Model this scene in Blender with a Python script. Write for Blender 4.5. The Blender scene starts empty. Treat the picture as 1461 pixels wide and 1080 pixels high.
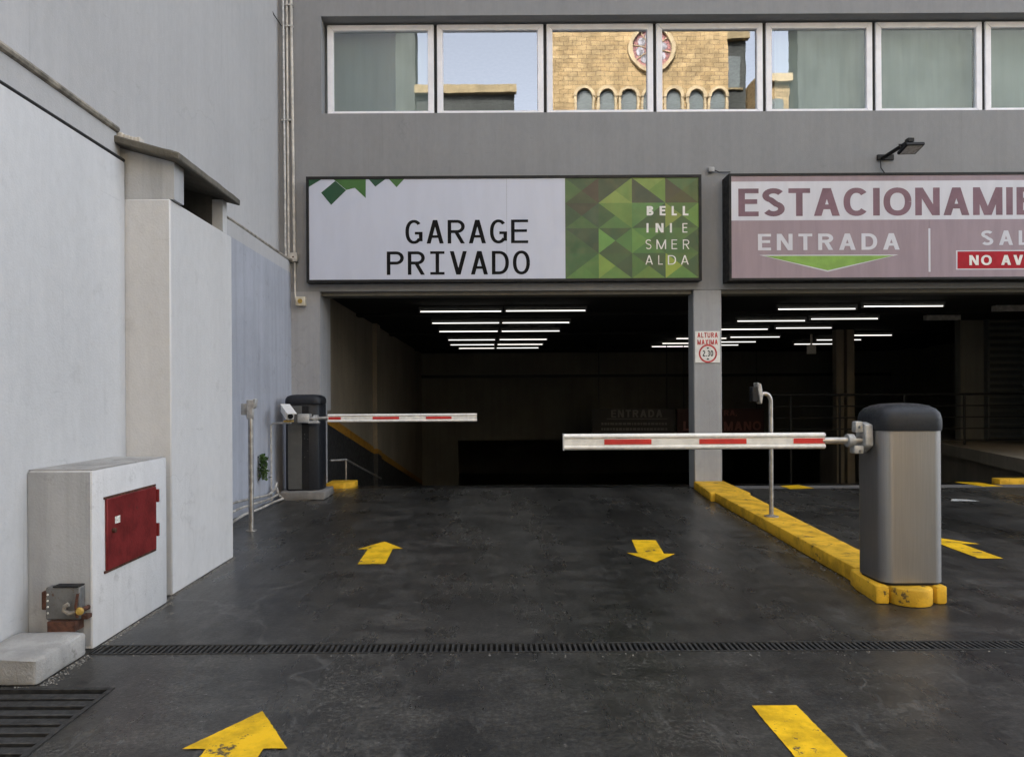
import bpy, bmesh, math, random
from mathutils import Vector, Matrix
random.seed(11)
S = bpy.context.scene
COL = S.collection
R = math.radians

# ------------------------------------------------------------------ camera
CAM_H, F, VX, VY, ROLL = 1.25, 1000.0, 703.0, 566.0, 0.0055
cam = bpy.data.cameras.new('camera')
camo = bpy.data.objects.new('camera', cam)
COL.objects.link(camo)
cam.sensor_width = 36.0
cam.lens = 36.0 * F / 1461.0
cam.shift_x = (730.5 - VX) / 1461.0
cam.shift_y = (VY - 540.0) / 1461.0
cam.clip_start, cam.clip_end = 0.05, 800.0
camo.matrix_world = Matrix.Translation((0, 0, CAM_H)) @ Matrix.Rotation(R(90), 4, 'X') @ Matrix.Rotation(-ROLL, 4, 'Z')
S.camera = camo

# ------------------------------------------------------------------ sky, sun, exposure
SUN_EL, SUN_AZ = R(36), R(-17)          # azimuth from +Y (behind the garage) towards +X
world = bpy.data.worlds.new('World')
S.world = world
world.use_nodes = True
wn = world.node_tree
bg = wn.nodes['Background']
sky = wn.nodes.new('ShaderNodeTexSky')
sky.sky_type = 'NISHITA'
sky.sun_disc = False
sky.sun_elevation = SUN_EL
sky.sun_rotation = SUN_AZ
sky.air_density, sky.dust_density, sky.ozone_density = 0.8, 4.0, 0.6
hs = wn.nodes.new('ShaderNodeHueSaturation')
hs.inputs['Saturation'].default_value = 0.37
wn.links.new(sky.outputs[0], hs.inputs['Color'])
wn.links.new(hs.outputs[0], bg.inputs[0])
bg.inputs[1].default_value = 0.15
sl = bpy.data.lights.new('sun', 'SUN')
sl.energy, sl.angle, sl.color = 2.0, R(0.5), (1.0, 0.93, 0.82)
so = bpy.data.objects.new('sun', sl)
COL.objects.link(so)
sd = Vector((math.sin(SUN_AZ) * math.cos(SUN_EL), math.cos(SUN_AZ) * math.cos(SUN_EL), math.sin(SUN_EL)))
so.rotation_euler = (-sd).to_track_quat('-Z', 'Y').to_euler()
so.location = sd * 60
S.view_settings.view_transform = 'Standard'
S.view_settings.look = 'None'
S.view_settings.gamma = 1.0
S.view_settings.exposure = 2.95
S.cycles.max_bounces = 8
S.cycles.use_denoising = True


def P(x, y, Y):
    """point at depth Y that the photograph shows at pixel x, y"""
    u, v = x - VX, VY - y
    return Vector(((u + v * ROLL) * Y / F, Y, CAM_H + (v - u * ROLL) * Y / F))


def PZ(x, y, Z):
    """the same at height Z"""
    u, v = x - VX, VY - y
    return P(x, y, (Z - CAM_H) * F / (v - u * ROLL))


# ------------------------------------------------------------------ materials
MATS = {}


def nodes_of(name):
    m = bpy.data.materials.new(name)
    m.use_nodes = True
    nt = m.node_tree
    return m, nt, nt.nodes['Principled BSDF']


def N(nt, kind, **kw):
    n = nt.nodes.new(kind)
    for k, v in kw.items():
        if k in n.inputs:
            n.inputs[k].default_value = v
        else:
            setattr(n, k, v)
    return n


def coords(nt, scale=(1, 1, 1)):
    g = N(nt, 'ShaderNodeNewGeometry')
    mp = N(nt, 'ShaderNodeMapping')
    mp.inputs['Scale'].default_value = scale
    nt.links.new(g.outputs['Position'], mp.inputs['Vector'])
    return mp.outputs[0]


def ramp(nt, src, stops):
    r = N(nt, 'ShaderNodeValToRGB')
    e = r.color_ramp.elements
    e[0].position, e[0].color = stops[0][0], stops[0][1]
    e[1].position, e[1].color = stops[-1][0], stops[-1][1]
    for p, c in stops[1:-1]:
        k = e.new(p)
        k.color = c
    nt.links.new(src, r.inputs[0])
    return r.outputs[0]


def g4(v):
    return (v, v, v, 1)


def mix(nt, a, b, fac, blend='MIX'):
    m = N(nt, 'ShaderNodeMix', data_type='RGBA', blend_type=blend)
    for sock, val in ((m.inputs['A'] if False else m.inputs[6], a), (m.inputs[7], b), (m.inputs[0], fac)):
        if hasattr(val, 'is_output'):
            nt.links.new(val, sock)
        elif sock.type == 'RGBA':
            sock.default_value = (*val[:3], 1)
        else:
            sock.default_value = val
    return m.outputs[2]


def noise(nt, scale, detail=4, rough=0.55, stretch=(1, 1, 1)):
    n = N(nt, 'ShaderNodeTexNoise', Scale=scale, Detail=detail, Roughness=rough)
    nt.links.new(coords(nt, stretch), n.inputs['Vector'])
    mr = N(nt, 'ShaderNodeMapRange')
    mr.inputs['From Min'].default_value, mr.inputs['From Max'].default_value = 0.25, 0.75
    nt.links.new(n.outputs[0], mr.inputs['Value'])
    return mr.outputs[0]


def bump(nt, b, height, strength, dist=0.01):
    bp = N(nt, 'ShaderNodeBump', Strength=strength, Distance=dist)
    nt.links.new(height, bp.inputs['Height'])
    nt.links.new(bp.outputs[0], b.inputs['Normal'])


def plaster(name, col, var=0.10, streak=0.12, dirt=0.0, rough=0.9, bmp=0.35):
    m, nt, b = nodes_of(name)
    big = ramp(nt, noise(nt, 0.9, 5), [(0.3, g4(1 - var)), (0.7, g4(1 + var * 0.5))])
    c = mix(nt, col, big, 1.0, 'MULTIPLY')
    st = ramp(nt, noise(nt, 1.0, 6, 0.62, (7, 7, 0.35)), [(0.35, g4(1 - streak)), (0.62, g4(1.0))])
    c = mix(nt, c, st, 1.0, 'MULTIPLY')
    sm = ramp(nt, noise(nt, 22, 4, 0.6, (1, 1, 0.5)), [(0.2, g4(0.965)), (0.8, g4(1.015))])
    c = mix(nt, c, sm, 1.0, 'MULTIPLY')
    # hairline cracks, only here and there
    vo = N(nt, 'ShaderNodeTexVoronoi', feature='DISTANCE_TO_EDGE', Scale=0.8)
    wob = N(nt, 'ShaderNodeTexNoise', Scale=3.0, Detail=6)
    co = coords(nt)
    nt.links.new(co, wob.inputs['Vector'])
    nt.links.new(mix(nt, co, wob.outputs['Color'], 0.4), vo.inputs['Vector'])
    cr = ramp(nt, vo.outputs['Distance'], [(0.001, g4(0.13)), (0.005, g4(0))])
    cm = ramp(nt, noise(nt, 0.6, 2), [(0.66, g4(0)), (0.8, g4(1))])
    c = mix(nt, c, (0.08, 0.078, 0.075), mix(nt, cr, cm, 1.0, 'MULTIPLY'))
    # scuffs dragged sideways and thin run marks
    sf = ramp(nt, noise(nt, 3.0, 9, 0.75, (0.8, 0.8, 5)), [(0.76, g4(0)), (0.9, g4(0.22))])
    c = mix(nt, c, (0.12, 0.118, 0.115), sf)
    rn = ramp(nt, noise(nt, 2.2, 7, 0.7, (12, 12, 0.22)), [(0.72, g4(0)), (0.92, g4(0.20))])
    c = mix(nt, c, (0.14, 0.135, 0.125), rn)
    if dirt:
        sp = ramp(nt, noise(nt, 5.5, 8, 0.72), [(0.66, g4(0.0)), (0.86, g4(dirt))])
        c = mix(nt, c, (0.10, 0.09, 0.075), sp)
    nt.links.new(c, b.inputs['Base Color'])
    b.inputs['Roughness'].default_value = rough
    b.inputs['Specular IOR Level'].default_value = 0.25
    bump(nt, b, noise(nt, 75, 5, 0.65), bmp, 0.004)
    MATS[name] = m
    return m


def simple(name, col, rough=0.5, metal=0.0, var=0.08, scale=9, bmp=0.0, spec=0.5, stretch=(1, 1, 1)):
    m, nt, b = nodes_of(name)
    n = noise(nt, scale, 5, 0.6, stretch)
    c = mix(nt, col, ramp(nt, n, [(0.3, g4(1 - var)), (0.7, g4(1 + var))]), 1.0, 'MULTIPLY')
    nt.links.new(c, b.inputs['Base Color'])
    nt.links.new(ramp(nt, noise(nt, scale * 1.7, 4, 0.6, stretch), [(0.3, g4(max(0.03, rough - 0.08))), (0.7, g4(min(1, rough + 0.08)))]), b.inputs['Roughness'])
    b.inputs['Metallic'].default_value = metal
    b.inputs['Specular IOR Level'].default_value = spec
    if bmp:
        bump(nt, b, noise(nt, 90, 4), bmp, 0.003)
    MATS[name] = m
    return m


def worn(name, col, under, amount, scale=16, rough=0.6, bmp=0.2, stretch=(1, 1, 1)):
    """paint that has chipped and scuffed down to what is under it"""
    m, nt, b = nodes_of(name)
    f = ramp(nt, noise(nt, scale, 8, 0.7, stretch), [(amount, g4(0)), (amount + 0.05, g4(0.9))])
    c = mix(nt, col, ramp(nt, noise(nt, 6, 6, 0.65), [(0.3, g4(0.72)), (0.65, g4(1.08))]), 1.0, 'MULTIPLY')
    sp = ramp(nt, noise(nt, 55, 5, 0.7), [(0.78, g4(0)), (0.84, g4(0.75))])
    c = mix(nt, c, under, sp)
    c = mix(nt, c, under, f)
    nt.links.new(c, b.inputs['Base Color'])
    b.inputs['Roughness'].default_value = rough
    b.inputs['Specular IOR Level'].default_value = 0.2
    bump(nt, b, noise(nt, 60, 5), bmp, 0.004)
    MATS[name] = m
    return m


def emit(name, col, strength):
    m, nt, b = nodes_of(name)
    b.inputs['Base Color'].default_value = (0.8, 0.8, 0.8, 1)
    b.inputs['Emission Color'].default_value = (*col, 1)
    b.inputs['Emission Strength'].default_value = strength
    MATS[name] = m
    return m


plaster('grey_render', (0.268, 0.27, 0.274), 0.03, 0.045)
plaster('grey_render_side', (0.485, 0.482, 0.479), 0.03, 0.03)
plaster('white_paint', (0.61, 0.607, 0.60), 0.025, 0.03, 0.10)
plaster('white_box_paint', (0.64, 0.637, 0.63), 0.035, 0.05, 0.24)
plaster('bluish_paint', (0.42, 0.437, 0.485), 0.08, 0.09, 0.16)
plaster('bare_cement_and_shade', (0.43, 0.438, 0.445), 0.12, 0.16, 0.25)
plaster('rough_concrete', (0.44, 0.43, 0.405), 0.22, 0.15, 0.7, 0.95, 0.8)
plaster('dirty_concrete', (0.25, 0.235, 0.215), 0.25, 0.15, 0.8, 0.95, 0.9)
plaster('roof_concrete_and_shade', (0.13, 0.12, 0.10), 0.3, 0.2, 0.8, 0.95, 0.8)
plaster('pillar_paint', (0.36, 0.36, 0.365), 0.06, 0.08, 0.14)
plaster('inner_cream', (0.25, 0.215, 0.165), 0.12, 0.09, 0.3)
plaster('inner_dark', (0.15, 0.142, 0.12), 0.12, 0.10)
plaster('ceiling_dark', (0.018, 0.017, 0.015), 0.2, 0.1)  # very dark colour of ceiling and beams
plaster('threshold', (0.16, 0.15, 0.14), 0.2, 0.1, 0.4)
simple('black_dado', (0.02, 0.02, 0.02), 0.6)
simple('black_metal', (0.010, 0.010, 0.0105), 0.55, 0.0, 0.2, 9, 0, 0.3)
simple('dark_plastic', (0.011, 0.0125, 0.016), 0.5, 0.0, 0.12, 30, 0.08, 0.35)
simple('grey_cabinet', (0.085, 0.085, 0.08), 0.5, 0.0, 0.08)
simple('stainless', (0.30, 0.288, 0.277), 0.42, 0.85, 0.035, 9, 0.0, 0.5, (22, 22, 0.35))
simple('pipe_steel', (0.42, 0.40, 0.37), 0.38, 0.8, 0.2, 14)
simple('cast_grey', (0.42, 0.42, 0.41), 0.5, 0.4, 0.15, 25)
simple('galvanised', (0.46, 0.45, 0.43), 0.5, 0.3, 0.2, 12)
simple('conduit_cream', (0.52, 0.49, 0.44), 0.6, 0.0, 0.2, 7)
simple('old_cream', (0.36, 0.34, 0.30), 0.7, 0.0, 0.35, 8)
simple('old_pipe', (0.24, 0.215, 0.175), 0.7, 0.0, 0.4, 9, 0.3)
simple('cream_plastic', (0.58, 0.52, 0.40), 0.55, 0.0, 0.15)
simple('white_enamel', (0.72, 0.71, 0.68), 0.42, 0.0, 0.06, 12)
simple('arm_white', (0.78, 0.76, 0.71), 0.4, 0.0, 0.08, 18)
simple('red_reflector', (0.56, 0.025, 0.022), 0.4, 0.0, 0.1)
simple('window_aluminium', (0.86, 0.85, 0.88), 0.45, 0.0, 0.04, 6, 0.0, 0.5, (1, 1, 1))
simple('white_sign', (0.52, 0.545, 0.635), 0.38, 0.0, 0.018, 2.2, 0.0, 0.5, (3, 1, 0.6))
simple('sign_ink', (0.009, 0.0085, 0.0085), 0.8, 0, 0.1, 9, 0, 0.12)
simple('mauve_sign', (0.285, 0.217, 0.247), 0.42, 0.0, 0.06, 2.0, 0.0, 0.5, (4, 1, 0.5))
simple('mauve_letters', (0.175, 0.095, 0.12), 0.6, 0.0, 0.12, 3)
simple('pale_band', (0.58, 0.58, 0.63), 0.42, 0.0, 0.03, 2.5, 0.0, 0.5, (3, 1, 0.5))
simple('sign_green', (0.20, 0.36, 0.06), 0.45)
simple('sign_red', (0.36, 0.008, 0.018), 0.6, 0, 0.08, 9, 0, 0.25)
simple('notice_red', (0.45, 0.03, 0.03), 0.5, 0.0, 0.3, 30)
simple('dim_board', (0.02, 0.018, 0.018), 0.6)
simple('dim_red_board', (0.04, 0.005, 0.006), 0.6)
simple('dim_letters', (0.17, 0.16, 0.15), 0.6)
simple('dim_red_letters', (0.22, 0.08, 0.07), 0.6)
simple('paper', (0.68, 0.66, 0.60), 0.7, 0.0, 0.3, 60)
simple('rust', (0.075, 0.03, 0.017), 0.85, 0.0, 0.4, 30, 0.3)
simple('grit', (0.20, 0.19, 0.17), 0.95, 0.0, 0.6, 60)
simple('rubber', (0.016, 0.016, 0.016), 0.7)
simple('leaf', (0.06, 0.115, 0.03), 0.6, 0.0, 0.35, 40)
simple('brass_yellow', (0.36, 0.23, 0.04), 0.5, 0.0, 0.25, 40)
simple('grate_iron', (0.034, 0.033, 0.031), 0.6, 0.3, 0.3, 22, 0.3)
simple('pit_black', (0.006, 0.006, 0.006), 0.9)
simple('curtain', (0.265, 0.305, 0.29), 0.9, 0.0, 0.02, 3, 0.0, 0.1, (6, 6, 0.4))
simple('room_dark', (0.03, 0.03, 0.03), 0.9)
simple('lamp_glass', (0.34, 0.34, 0.30), 0.3)
worn('yellow_kerb', (0.70, 0.40, 0.03), (0.085, 0.06, 0.03), 0.70, 7, 0.6, 0.4)
worn('yellow_marking', (0.76, 0.46, 0.012), (0.05, 0.048, 0.045), 0.70, 7, 0.55, 0.25)
worn('white_marking', (0.55, 0.55, 0.52), (0.05, 0.05, 0.05), 0.66, 10, 0.6, 0.2)
worn('red_door_paint', (0.165, 0.021, 0.021), (0.08, 0.03, 0.022), 0.80, 10, 0.5, 0.15, (1, 1, 0.5))
worn('old_grey_metal', (0.15, 0.15, 0.145), (0.10, 0.05, 0.03), 0.70, 22, 0.6, 0.2)
worn('yellow_stripe', (0.30, 0.15, 0.02), (0.05, 0.04, 0.03), 0.72, 6, 0.6, 0.2)
emit('tube_light', (1.0, 0.96, 0.88), 0.30)


def asphalt():
    m, nt, b = nodes_of('asphalt')
    base = ramp(nt, noise(nt, 0.5, 5, 0.6), [(0.2, (0.023, 0.022, 0.0195, 1)), (0.8, (0.036, 0.034, 0.0298, 1))])
    # tyre-polished lanes and dusty bands running in and out of the garage
    lane = ramp(nt, noise(nt, 1.0, 5, 0.6, (1.6, 0.16, 1)), [(0.25, g4(0.72)), (0.75, g4(1.38))])
    c = mix(nt, base, lane, 1.0, 'MULTIPLY')
    c = mix(nt, c, ramp(nt, noise(nt, 9, 8, 0.72), [(0.2, g4(0.72)), (0.8, g4(1.32))]), 1.0, 'MULTIPLY')
    c = mix(nt, c, ramp(nt, noise(nt, 2.6, 9, 0.7, (0.75, 1.3, 1)), [(0.25, g4(0.55)), (0.5, g4(0.95)), (0.8, g4(1.5))]), 1.0, 'MULTIPLY')
    # aggregate
    c = mix(nt, c, ramp(nt, noise(nt, 48, 5, 0.8), [(0.2, g4(0.35)), (0.5, g4(0.95)), (0.8, g4(1.95))]), 1.0, 'MULTIPLY')
    # pale grit scuffs
    sc = ramp(nt, noise(nt, 3.6, 11, 0.8, (2.4, 0.7, 1)), [(0.64, g4(0)), (0.80, g4(0.5))])
    c = mix(nt, c, (0.115, 0.112, 0.103), sc)
    sc2 = ramp(nt, noise(nt, 7.0, 10, 0.8, (0.6, 2.0, 1)), [(0.72, g4(0)), (0.84, g4(0.35))])
    c = mix(nt, c, (0.105, 0.10, 0.092), sc2)
    # loose pale chips
    ch = ramp(nt, noise(nt, 34, 3, 0.6), [(0.86, g4(0)), (0.90, g4(0.6))])
    c = mix(nt, c, (0.20, 0.195, 0.18), ch)
    # dark oil spots
    oil = ramp(nt, noise(nt, 2.3, 3, 0.5), [(0.74, g4(0)), (0.86, g4(0.55))])
    c = mix(nt, c, (0.010, 0.010, 0.010), oil)
    # wandering cracks
    for sc_, wd, lo in ((0.55, 0.006, 0.42), (1.7, 0.010, 0.6)):
        vo = N(nt, 'ShaderNodeTexVoronoi', feature='DISTANCE_TO_EDGE', Scale=sc_)
        wob = N(nt, 'ShaderNodeTexNoise', Scale=2.5, Detail=7)
        co = coords(nt)
        nt.links.new(co, wob.inputs['Vector'])
        nt.links.new(mix(nt, co, wob.outputs['Color'], 0.5), vo.inputs['Vector'])
        cr = ramp(nt, vo.outputs['Distance'], [(wd * 0.3, g4(0.6)), (wd, g4(0))])
        msk = ramp(nt, noise(nt, 0.8, 4), [(lo, g4(0)), (lo + 0.15, g4(1))])
        c = mix(nt, c, (0.10, 0.097, 0.09), mix(nt, cr, msk, 1.0, 'MULTIPLY'))
    nt.links.new(c, b.inputs['Base Color'])
    ro = ramp(nt, noise(nt, 1.2, 8, 0.7, (1.4, 0.4, 1)), [(0.2, g4(0.20)), (0.8, g4(0.42))])
    nt.links.new(ro, b.inputs['Roughness'])
    b.inputs['Specular IOR Level'].default_value = 0.5
    bump(nt, b, noise(nt, 62, 5, 0.75), 0.22, 0.004)
    MATS['asphalt'] = m


asphalt()


def ramp_floor():
    m, nt, b = nodes_of('ramp_floor')
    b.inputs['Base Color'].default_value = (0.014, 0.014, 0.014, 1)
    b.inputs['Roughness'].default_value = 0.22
    bump(nt, b, noise(nt, 5, 4), 0.25, 0.01)
    MATS['ramp_floor'] = m


ramp_floor()


def glass():
    m, nt, b = nodes_of('window_glass')
    out = nt.nodes['Material Output']
    nt.nodes.remove(b)
    tr = N(nt, 'ShaderNodeBsdfTransparent')
    tr.inputs[0].default_value = (0.80, 0.86, 0.84, 1)
    gl = N(nt, 'ShaderNodeBsdfGlossy', Roughness=0.0)
    gl.inputs[0].default_value = (0.95, 0.97, 1.0, 1)
    bp = N(nt, 'ShaderNodeBump', Strength=0.02, Distance=0.01)
    nt.links.new(noise(nt, 2.0, 2), bp.inputs['Height'])
    nt.links.new(bp.outputs[0], gl.inputs['Normal'])
    mx = N(nt, 'ShaderNodeMixShader')
    mx.inputs[0].default_value = 0.215
    nt.links.new(tr.outputs[0], mx.inputs[1])
    nt.links.new(gl.outputs[0], mx.inputs[2])
    nt.links.new(mx.outputs[0], out.inputs[0])
    MATS['window_glass'] = m


glass()


def masonry():
    m, nt, b = nodes_of('golden_masonry')
    sp = N(nt, 'ShaderNodeSeparateXYZ')
    nt.links.new(coords(nt), sp.inputs[0])
    cb = N(nt, 'ShaderNodeCombineXYZ')
    nt.links.new(sp.outputs[0], cb.inputs[0])
    nt.links.new(sp.outputs[2], cb.inputs[1])
    wob = N(nt, 'ShaderNodeTexNoise', Scale=1.6, Detail=3)
    nt.links.new(cb.outputs[0], wob.inputs['Vector'])
    vec = mix(nt, cb.outputs[0], wob.outputs['Color'], 0.06)
    br = N(nt, 'ShaderNodeTexBrick', Scale=1.0)
    br.inputs['Color1'].default_value = (0.40, 0.295, 0.155, 1)
    br.inputs['Color2'].default_value = (0.32, 0.225, 0.11, 1)
    br.inputs['Mortar'].default_value = (0.215, 0.145, 0.07, 1)
    br.inputs['Mortar Size'].default_value = 0.014
    br.inputs['Brick Width'].default_value = 0.46
    br.inputs['Row Height'].default_value = 0.22
    nt.links.new(vec, br.inputs['Vector'])
    c = mix(nt, br.outputs[0], ramp(nt, noise(nt, 1.4, 6), [(0.3, g4(0.78)), (0.7, g4(1.15))]), 1.0, 'MULTIPLY')
    nt.links.new(c, b.inputs['Base Color'])
    b.inputs['Roughness'].default_value = 0.95
    hb = mix(nt, noise(nt, 5, 5), br.outputs['Fac'], 0.5, 'SUBTRACT')
    bump(nt, b, hb, 0.7, 0.05)
    MATS['golden_masonry'] = m


masonry()
simple('pale_stone', (0.42, 0.335, 0.21), 0.9, 0, 0.12, 3)
simple('arch_glass', (0.10, 0.12, 0.12), 0.4)
simple('rose_red', (0.26, 0.10, 0.095), 0.5, 0, 0.5, 9)
simple('rose_pale', (0.24, 0.235, 0.26), 0.5, 0, 0.6, 7)
plaster('street_shade_grey', (0.085, 0.095, 0.09), 0.15, 0.15)  # grey-green walls darkened, their shade put into the colour
plaster('street_cream', (0.30, 0.24, 0.14), 0.15, 0.15)
plaster('street_dark', (0.06, 0.065, 0.062), 0.15, 0.15)


def flat(rgb):
    """sign print colour given as the print's own 0-255 tint"""
    key = 'print_%d_%d_%d' % rgb
    if key not in MATS:
        lin = [(((c * .86 + sum(rgb) / 3 * .14) / 255) ** 2.2) * k_c for c, k_c in zip(rgb, (0.66, 0.76, 0.72))]
        simple(key, lin, 0.4, 0, 0.06, 6)
    return key


# ------------------------------------------------------------------ mesh builder
ORG = {}


class MB:
    def __init__(s):
        s.v, s.f, s.sm, s.mi, s.letters = [], [], [], [], []

    def add(s, verts, faces, smooth=False, mi=0):
        o = len(s.v)
        s.v += [Vector(p) for p in verts]
        for f in faces:
            s.f.append([i + o for i in f])
            s.sm.append(smooth)
            s.mi.append(mi)
        return s

    def box(s, x0, x1, y0, y1, z0, z1):
        v = [(x, y, z) for z in (z0, z1) for x, y in ((x0, y0), (x1, y0), (x1, y1), (x0, y1))]
        return s.add(v, [(3, 2, 1, 0), (4, 5, 6, 7), (0, 1, 5, 4), (1, 2, 6, 5), (2, 3, 7, 6), (3, 0, 4, 7)])

    def loft(s, secs, smooth=False):
        """closed sections of equal point counts, capped"""
        n = len(secs[0])
        v = [p for c in secs for p in c]
        f = [tuple(range(n - 1, -1, -1)), tuple(range((len(secs) - 1) * n, len(secs) * n))]
        s.add(v, [])
        o = len(s.v) - len(v)
        for q in f:
            s.f.append([i + o for i in q]); s.sm.append(False); s.mi.append(0)
        for k in range(len(secs) - 1):
            for i in range(n):
                j = (i + 1) % n
                s.f.append([o + k * n + i, o + k * n + j, o + (k + 1) * n + j, o + (k + 1) * n + i])
                s.sm.append(smooth); s.mi.append(0)
        return s

    def prism(s, poly, z0, z1, smooth=False):
        return s.loft([[(x, y, z0) for x, y in poly], [(x, y, z1) for x, y in poly]], smooth)

    def prism_y(s, poly, y0, y1, smooth=False):
        """polygon of (x, z) run along Y"""
        return s.loft([[(x, y1, z) for x, z in poly], [(x, y0, z) for x, z in poly]], smooth)

    def prism_x(s, poly, x0, x1, smooth=False):
        """polygon of (y, z) run along X"""
        return s.loft([[(x0, y, z) for y, z in poly], [(x1, y, z) for y, z in poly]], smooth)

    def tube(s, pts, r, n=10):
        pts = [Vector(p) for p in pts]
        secs = []
        up = None
        for i, p in enumerate(pts):
            d = (pts[min(i + 1, len(pts) - 1)] - pts[max(i - 1, 0)]).normalized()
            if up is None:
                up = Vector((0, 0, 1)) if abs(d.z) < 0.9 else Vector((0, 1, 0))
            a = d.cross(up).normalized()
            b = a.cross(d).normalized()
            up = b
            rr = r[i] if isinstance(r, (list, tuple)) else r
            secs.append([p + (a * math.cos(t) + b * math.sin(t)) * rr for t in [2 * math.pi * k / n for k in range(n)]])
        return s.loft(secs, True)

    def quad(s, pts, mi=0):
        return s.add(pts, [tuple(range(len(pts)))], False, mi)

    def build(s, name, mat, parent=None, bevel=0.0, seg=2, mats=None, rough=0.0):
        for L_ in s.letters:
            L_.build('letter', mat, parent)
        if not s.v:
            return None
        me = bpy.data.meshes.new(name)
        o = bpy.data.objects.new(name, me)
        COL.objects.link(o)
        if parent is not None:
            org = ORG[parent]
            o.parent = parent
            ORG[o] = org
        else:
            xs = [p.x for p in s.v]; ys = [p.y for p in s.v]; zs = [p.z for p in s.v]
            org = Vector(((min(xs) + max(xs)) / 2, (min(ys) + max(ys)) / 2, min(zs)))
            o.location = org
            ORG[o] = org
        me.from_pydata([p - org for p in s.v], [], s.f)
        for p, sm, mi in zip(me.polygons, s.sm, s.mi):
            p.use_smooth = sm
            p.material_index = mi
        for k in (mats or [mat]):
            me.materials.append(MATS[k])
        bm = bmesh.new()
        bm.from_mesh(me)
        bmesh.ops.remove_doubles(bm, verts=bm.verts, dist=1e-5)
        bmesh.ops.recalc_face_normals(bm, faces=bm.faces) if not s.flatprint else None
        if bevel:
            ed = [e for e in bm.edges if len(e.link_faces) == 2 and e.calc_face_angle(0) > 0.6]
            bmesh.ops.bevel(bm, geom=ed, offset=bevel, segments=seg, affect='EDGES', profile=0.5)
        if rough:
            for _ in range(6):
                ed = [e for e in bm.edges if e.calc_length() > .085]
                if not ed:
                    break
                bmesh.ops.subdivide_edges(bm, edges=ed, cuts=1, use_grid_fill=True)
            bmesh.ops.triangulate(bm, faces=[f for f in bm.faces if len(f.verts) > 4])
            for v_ in bm.verts:
                q_ = v_.co * 9
                n_ = Vector((math.sin(q_.x * 1.3 + q_.y * 2.1 + q_.z), math.sin(q_.y * 1.7 - q_.z * 1.9), math.sin(q_.z * 2.3 + q_.x)))
                v_.co += (n_ * .5 + Vector((random.uniform(-1, 1), random.uniform(-1, 1), random.uniform(-1, 1)))) * rough * (0 if v_.co.z + org.z < .005 else 1)
        bm.to_mesh(me)
        bm.free()
        me.set_sharp_from_angle(angle=R(38))
        return o

    flatprint = False


def child_empty(name, parent):
    e = bpy.data.objects.new(name, None)
    COL.objects.link(e)
    e.empty_display_size = 0.1
    e.parent = parent
    ORG[e] = ORG[parent]
    return e


def thing(name, label, cat, loc, group=None):
    e = bpy.data.objects.new(name, None)
    COL.objects.link(e)
    e.empty_display_size = 0.1
    e.location = loc
    ORG[e] = Vector(loc)
    return tag(e, label, cat, group)


def tag(o, label, cat=None, group=None):
    o['label'] = label
    if cat:
        o['category'] = cat
    if group:
        o['group'] = group
    return o


def structure(o):
    o['kind'] = 'structure'
    return o


def B(*a):
    return MB().box(*a)


def rrect(x0, x1, y0, y1, r, n=6):
    pts = []
    for cx, cy, a0 in ((x1 - r, y1 - r, 0), (x0 + r, y1 - r, 90), (x0 + r, y0 + r, 180), (x1 - r, y0 + r, 270)):
        for k in range(n + 1):
            a = R(a0 + 90 * k / n)
            pts.append((cx + r * math.cos(a), cy + r * math.sin(a)))
    return pts


def disc(cx, cz, r, n=24):
    return [(cx + r * math.cos(2 * math.pi * k / n), cz + r * math.sin(2 * math.pi * k / n)) for k in range(n)]


# ------------------------------------------------------------------ lettering (own stroke alphabet, cap height 1)
def ribbon(pts, t):
    v, f = [], []
    n = len(pts)
    for i, p in enumerate(pts):
        a = Vector(pts[max(i - 1, 0)]); b = Vector(pts[min(i + 1, n - 1)])
        d = (b - a).normalized()
        nx, ny = -d.y * t / 2, d.x * t / 2
        v += [(p[0] + nx, p[1] + ny), (p[0] - nx, p[1] - ny)]
    for i in range(n - 1):
        f.append((2 * i, 2 * i + 1, 2 * i + 3, 2 * i + 2))
    return v, f


def arc(cx, cy, rx, ry, a0, a1, n=18, e=1.0):
    out = []
    for k in range(n + 1):
        a = R(a0 + (a1 - a0) * k / n)
        c, s_ = math.cos(a), math.sin(a)
        out.append((cx + rx * math.copysign(abs(c) ** e, c), cy + ry * math.copysign(abs(s_) ** e, s_)))
    return out


WID = {'A': .74, 'B': .64, 'C': .74, 'D': .70, 'E': .58, 'G': .78, 'I': None, 'L': .54, 'M': .84, 'N': .70, 'O': .80,
       'P': .62, 'R': .67, 'S': .64, 'T': .62, 'U': .68, 'V': .72, 'X': .70, 'Z': .62, '2': .56, '3': .56, '0': .58,
       ' ': .34, '.': None, ',': None}


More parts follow.
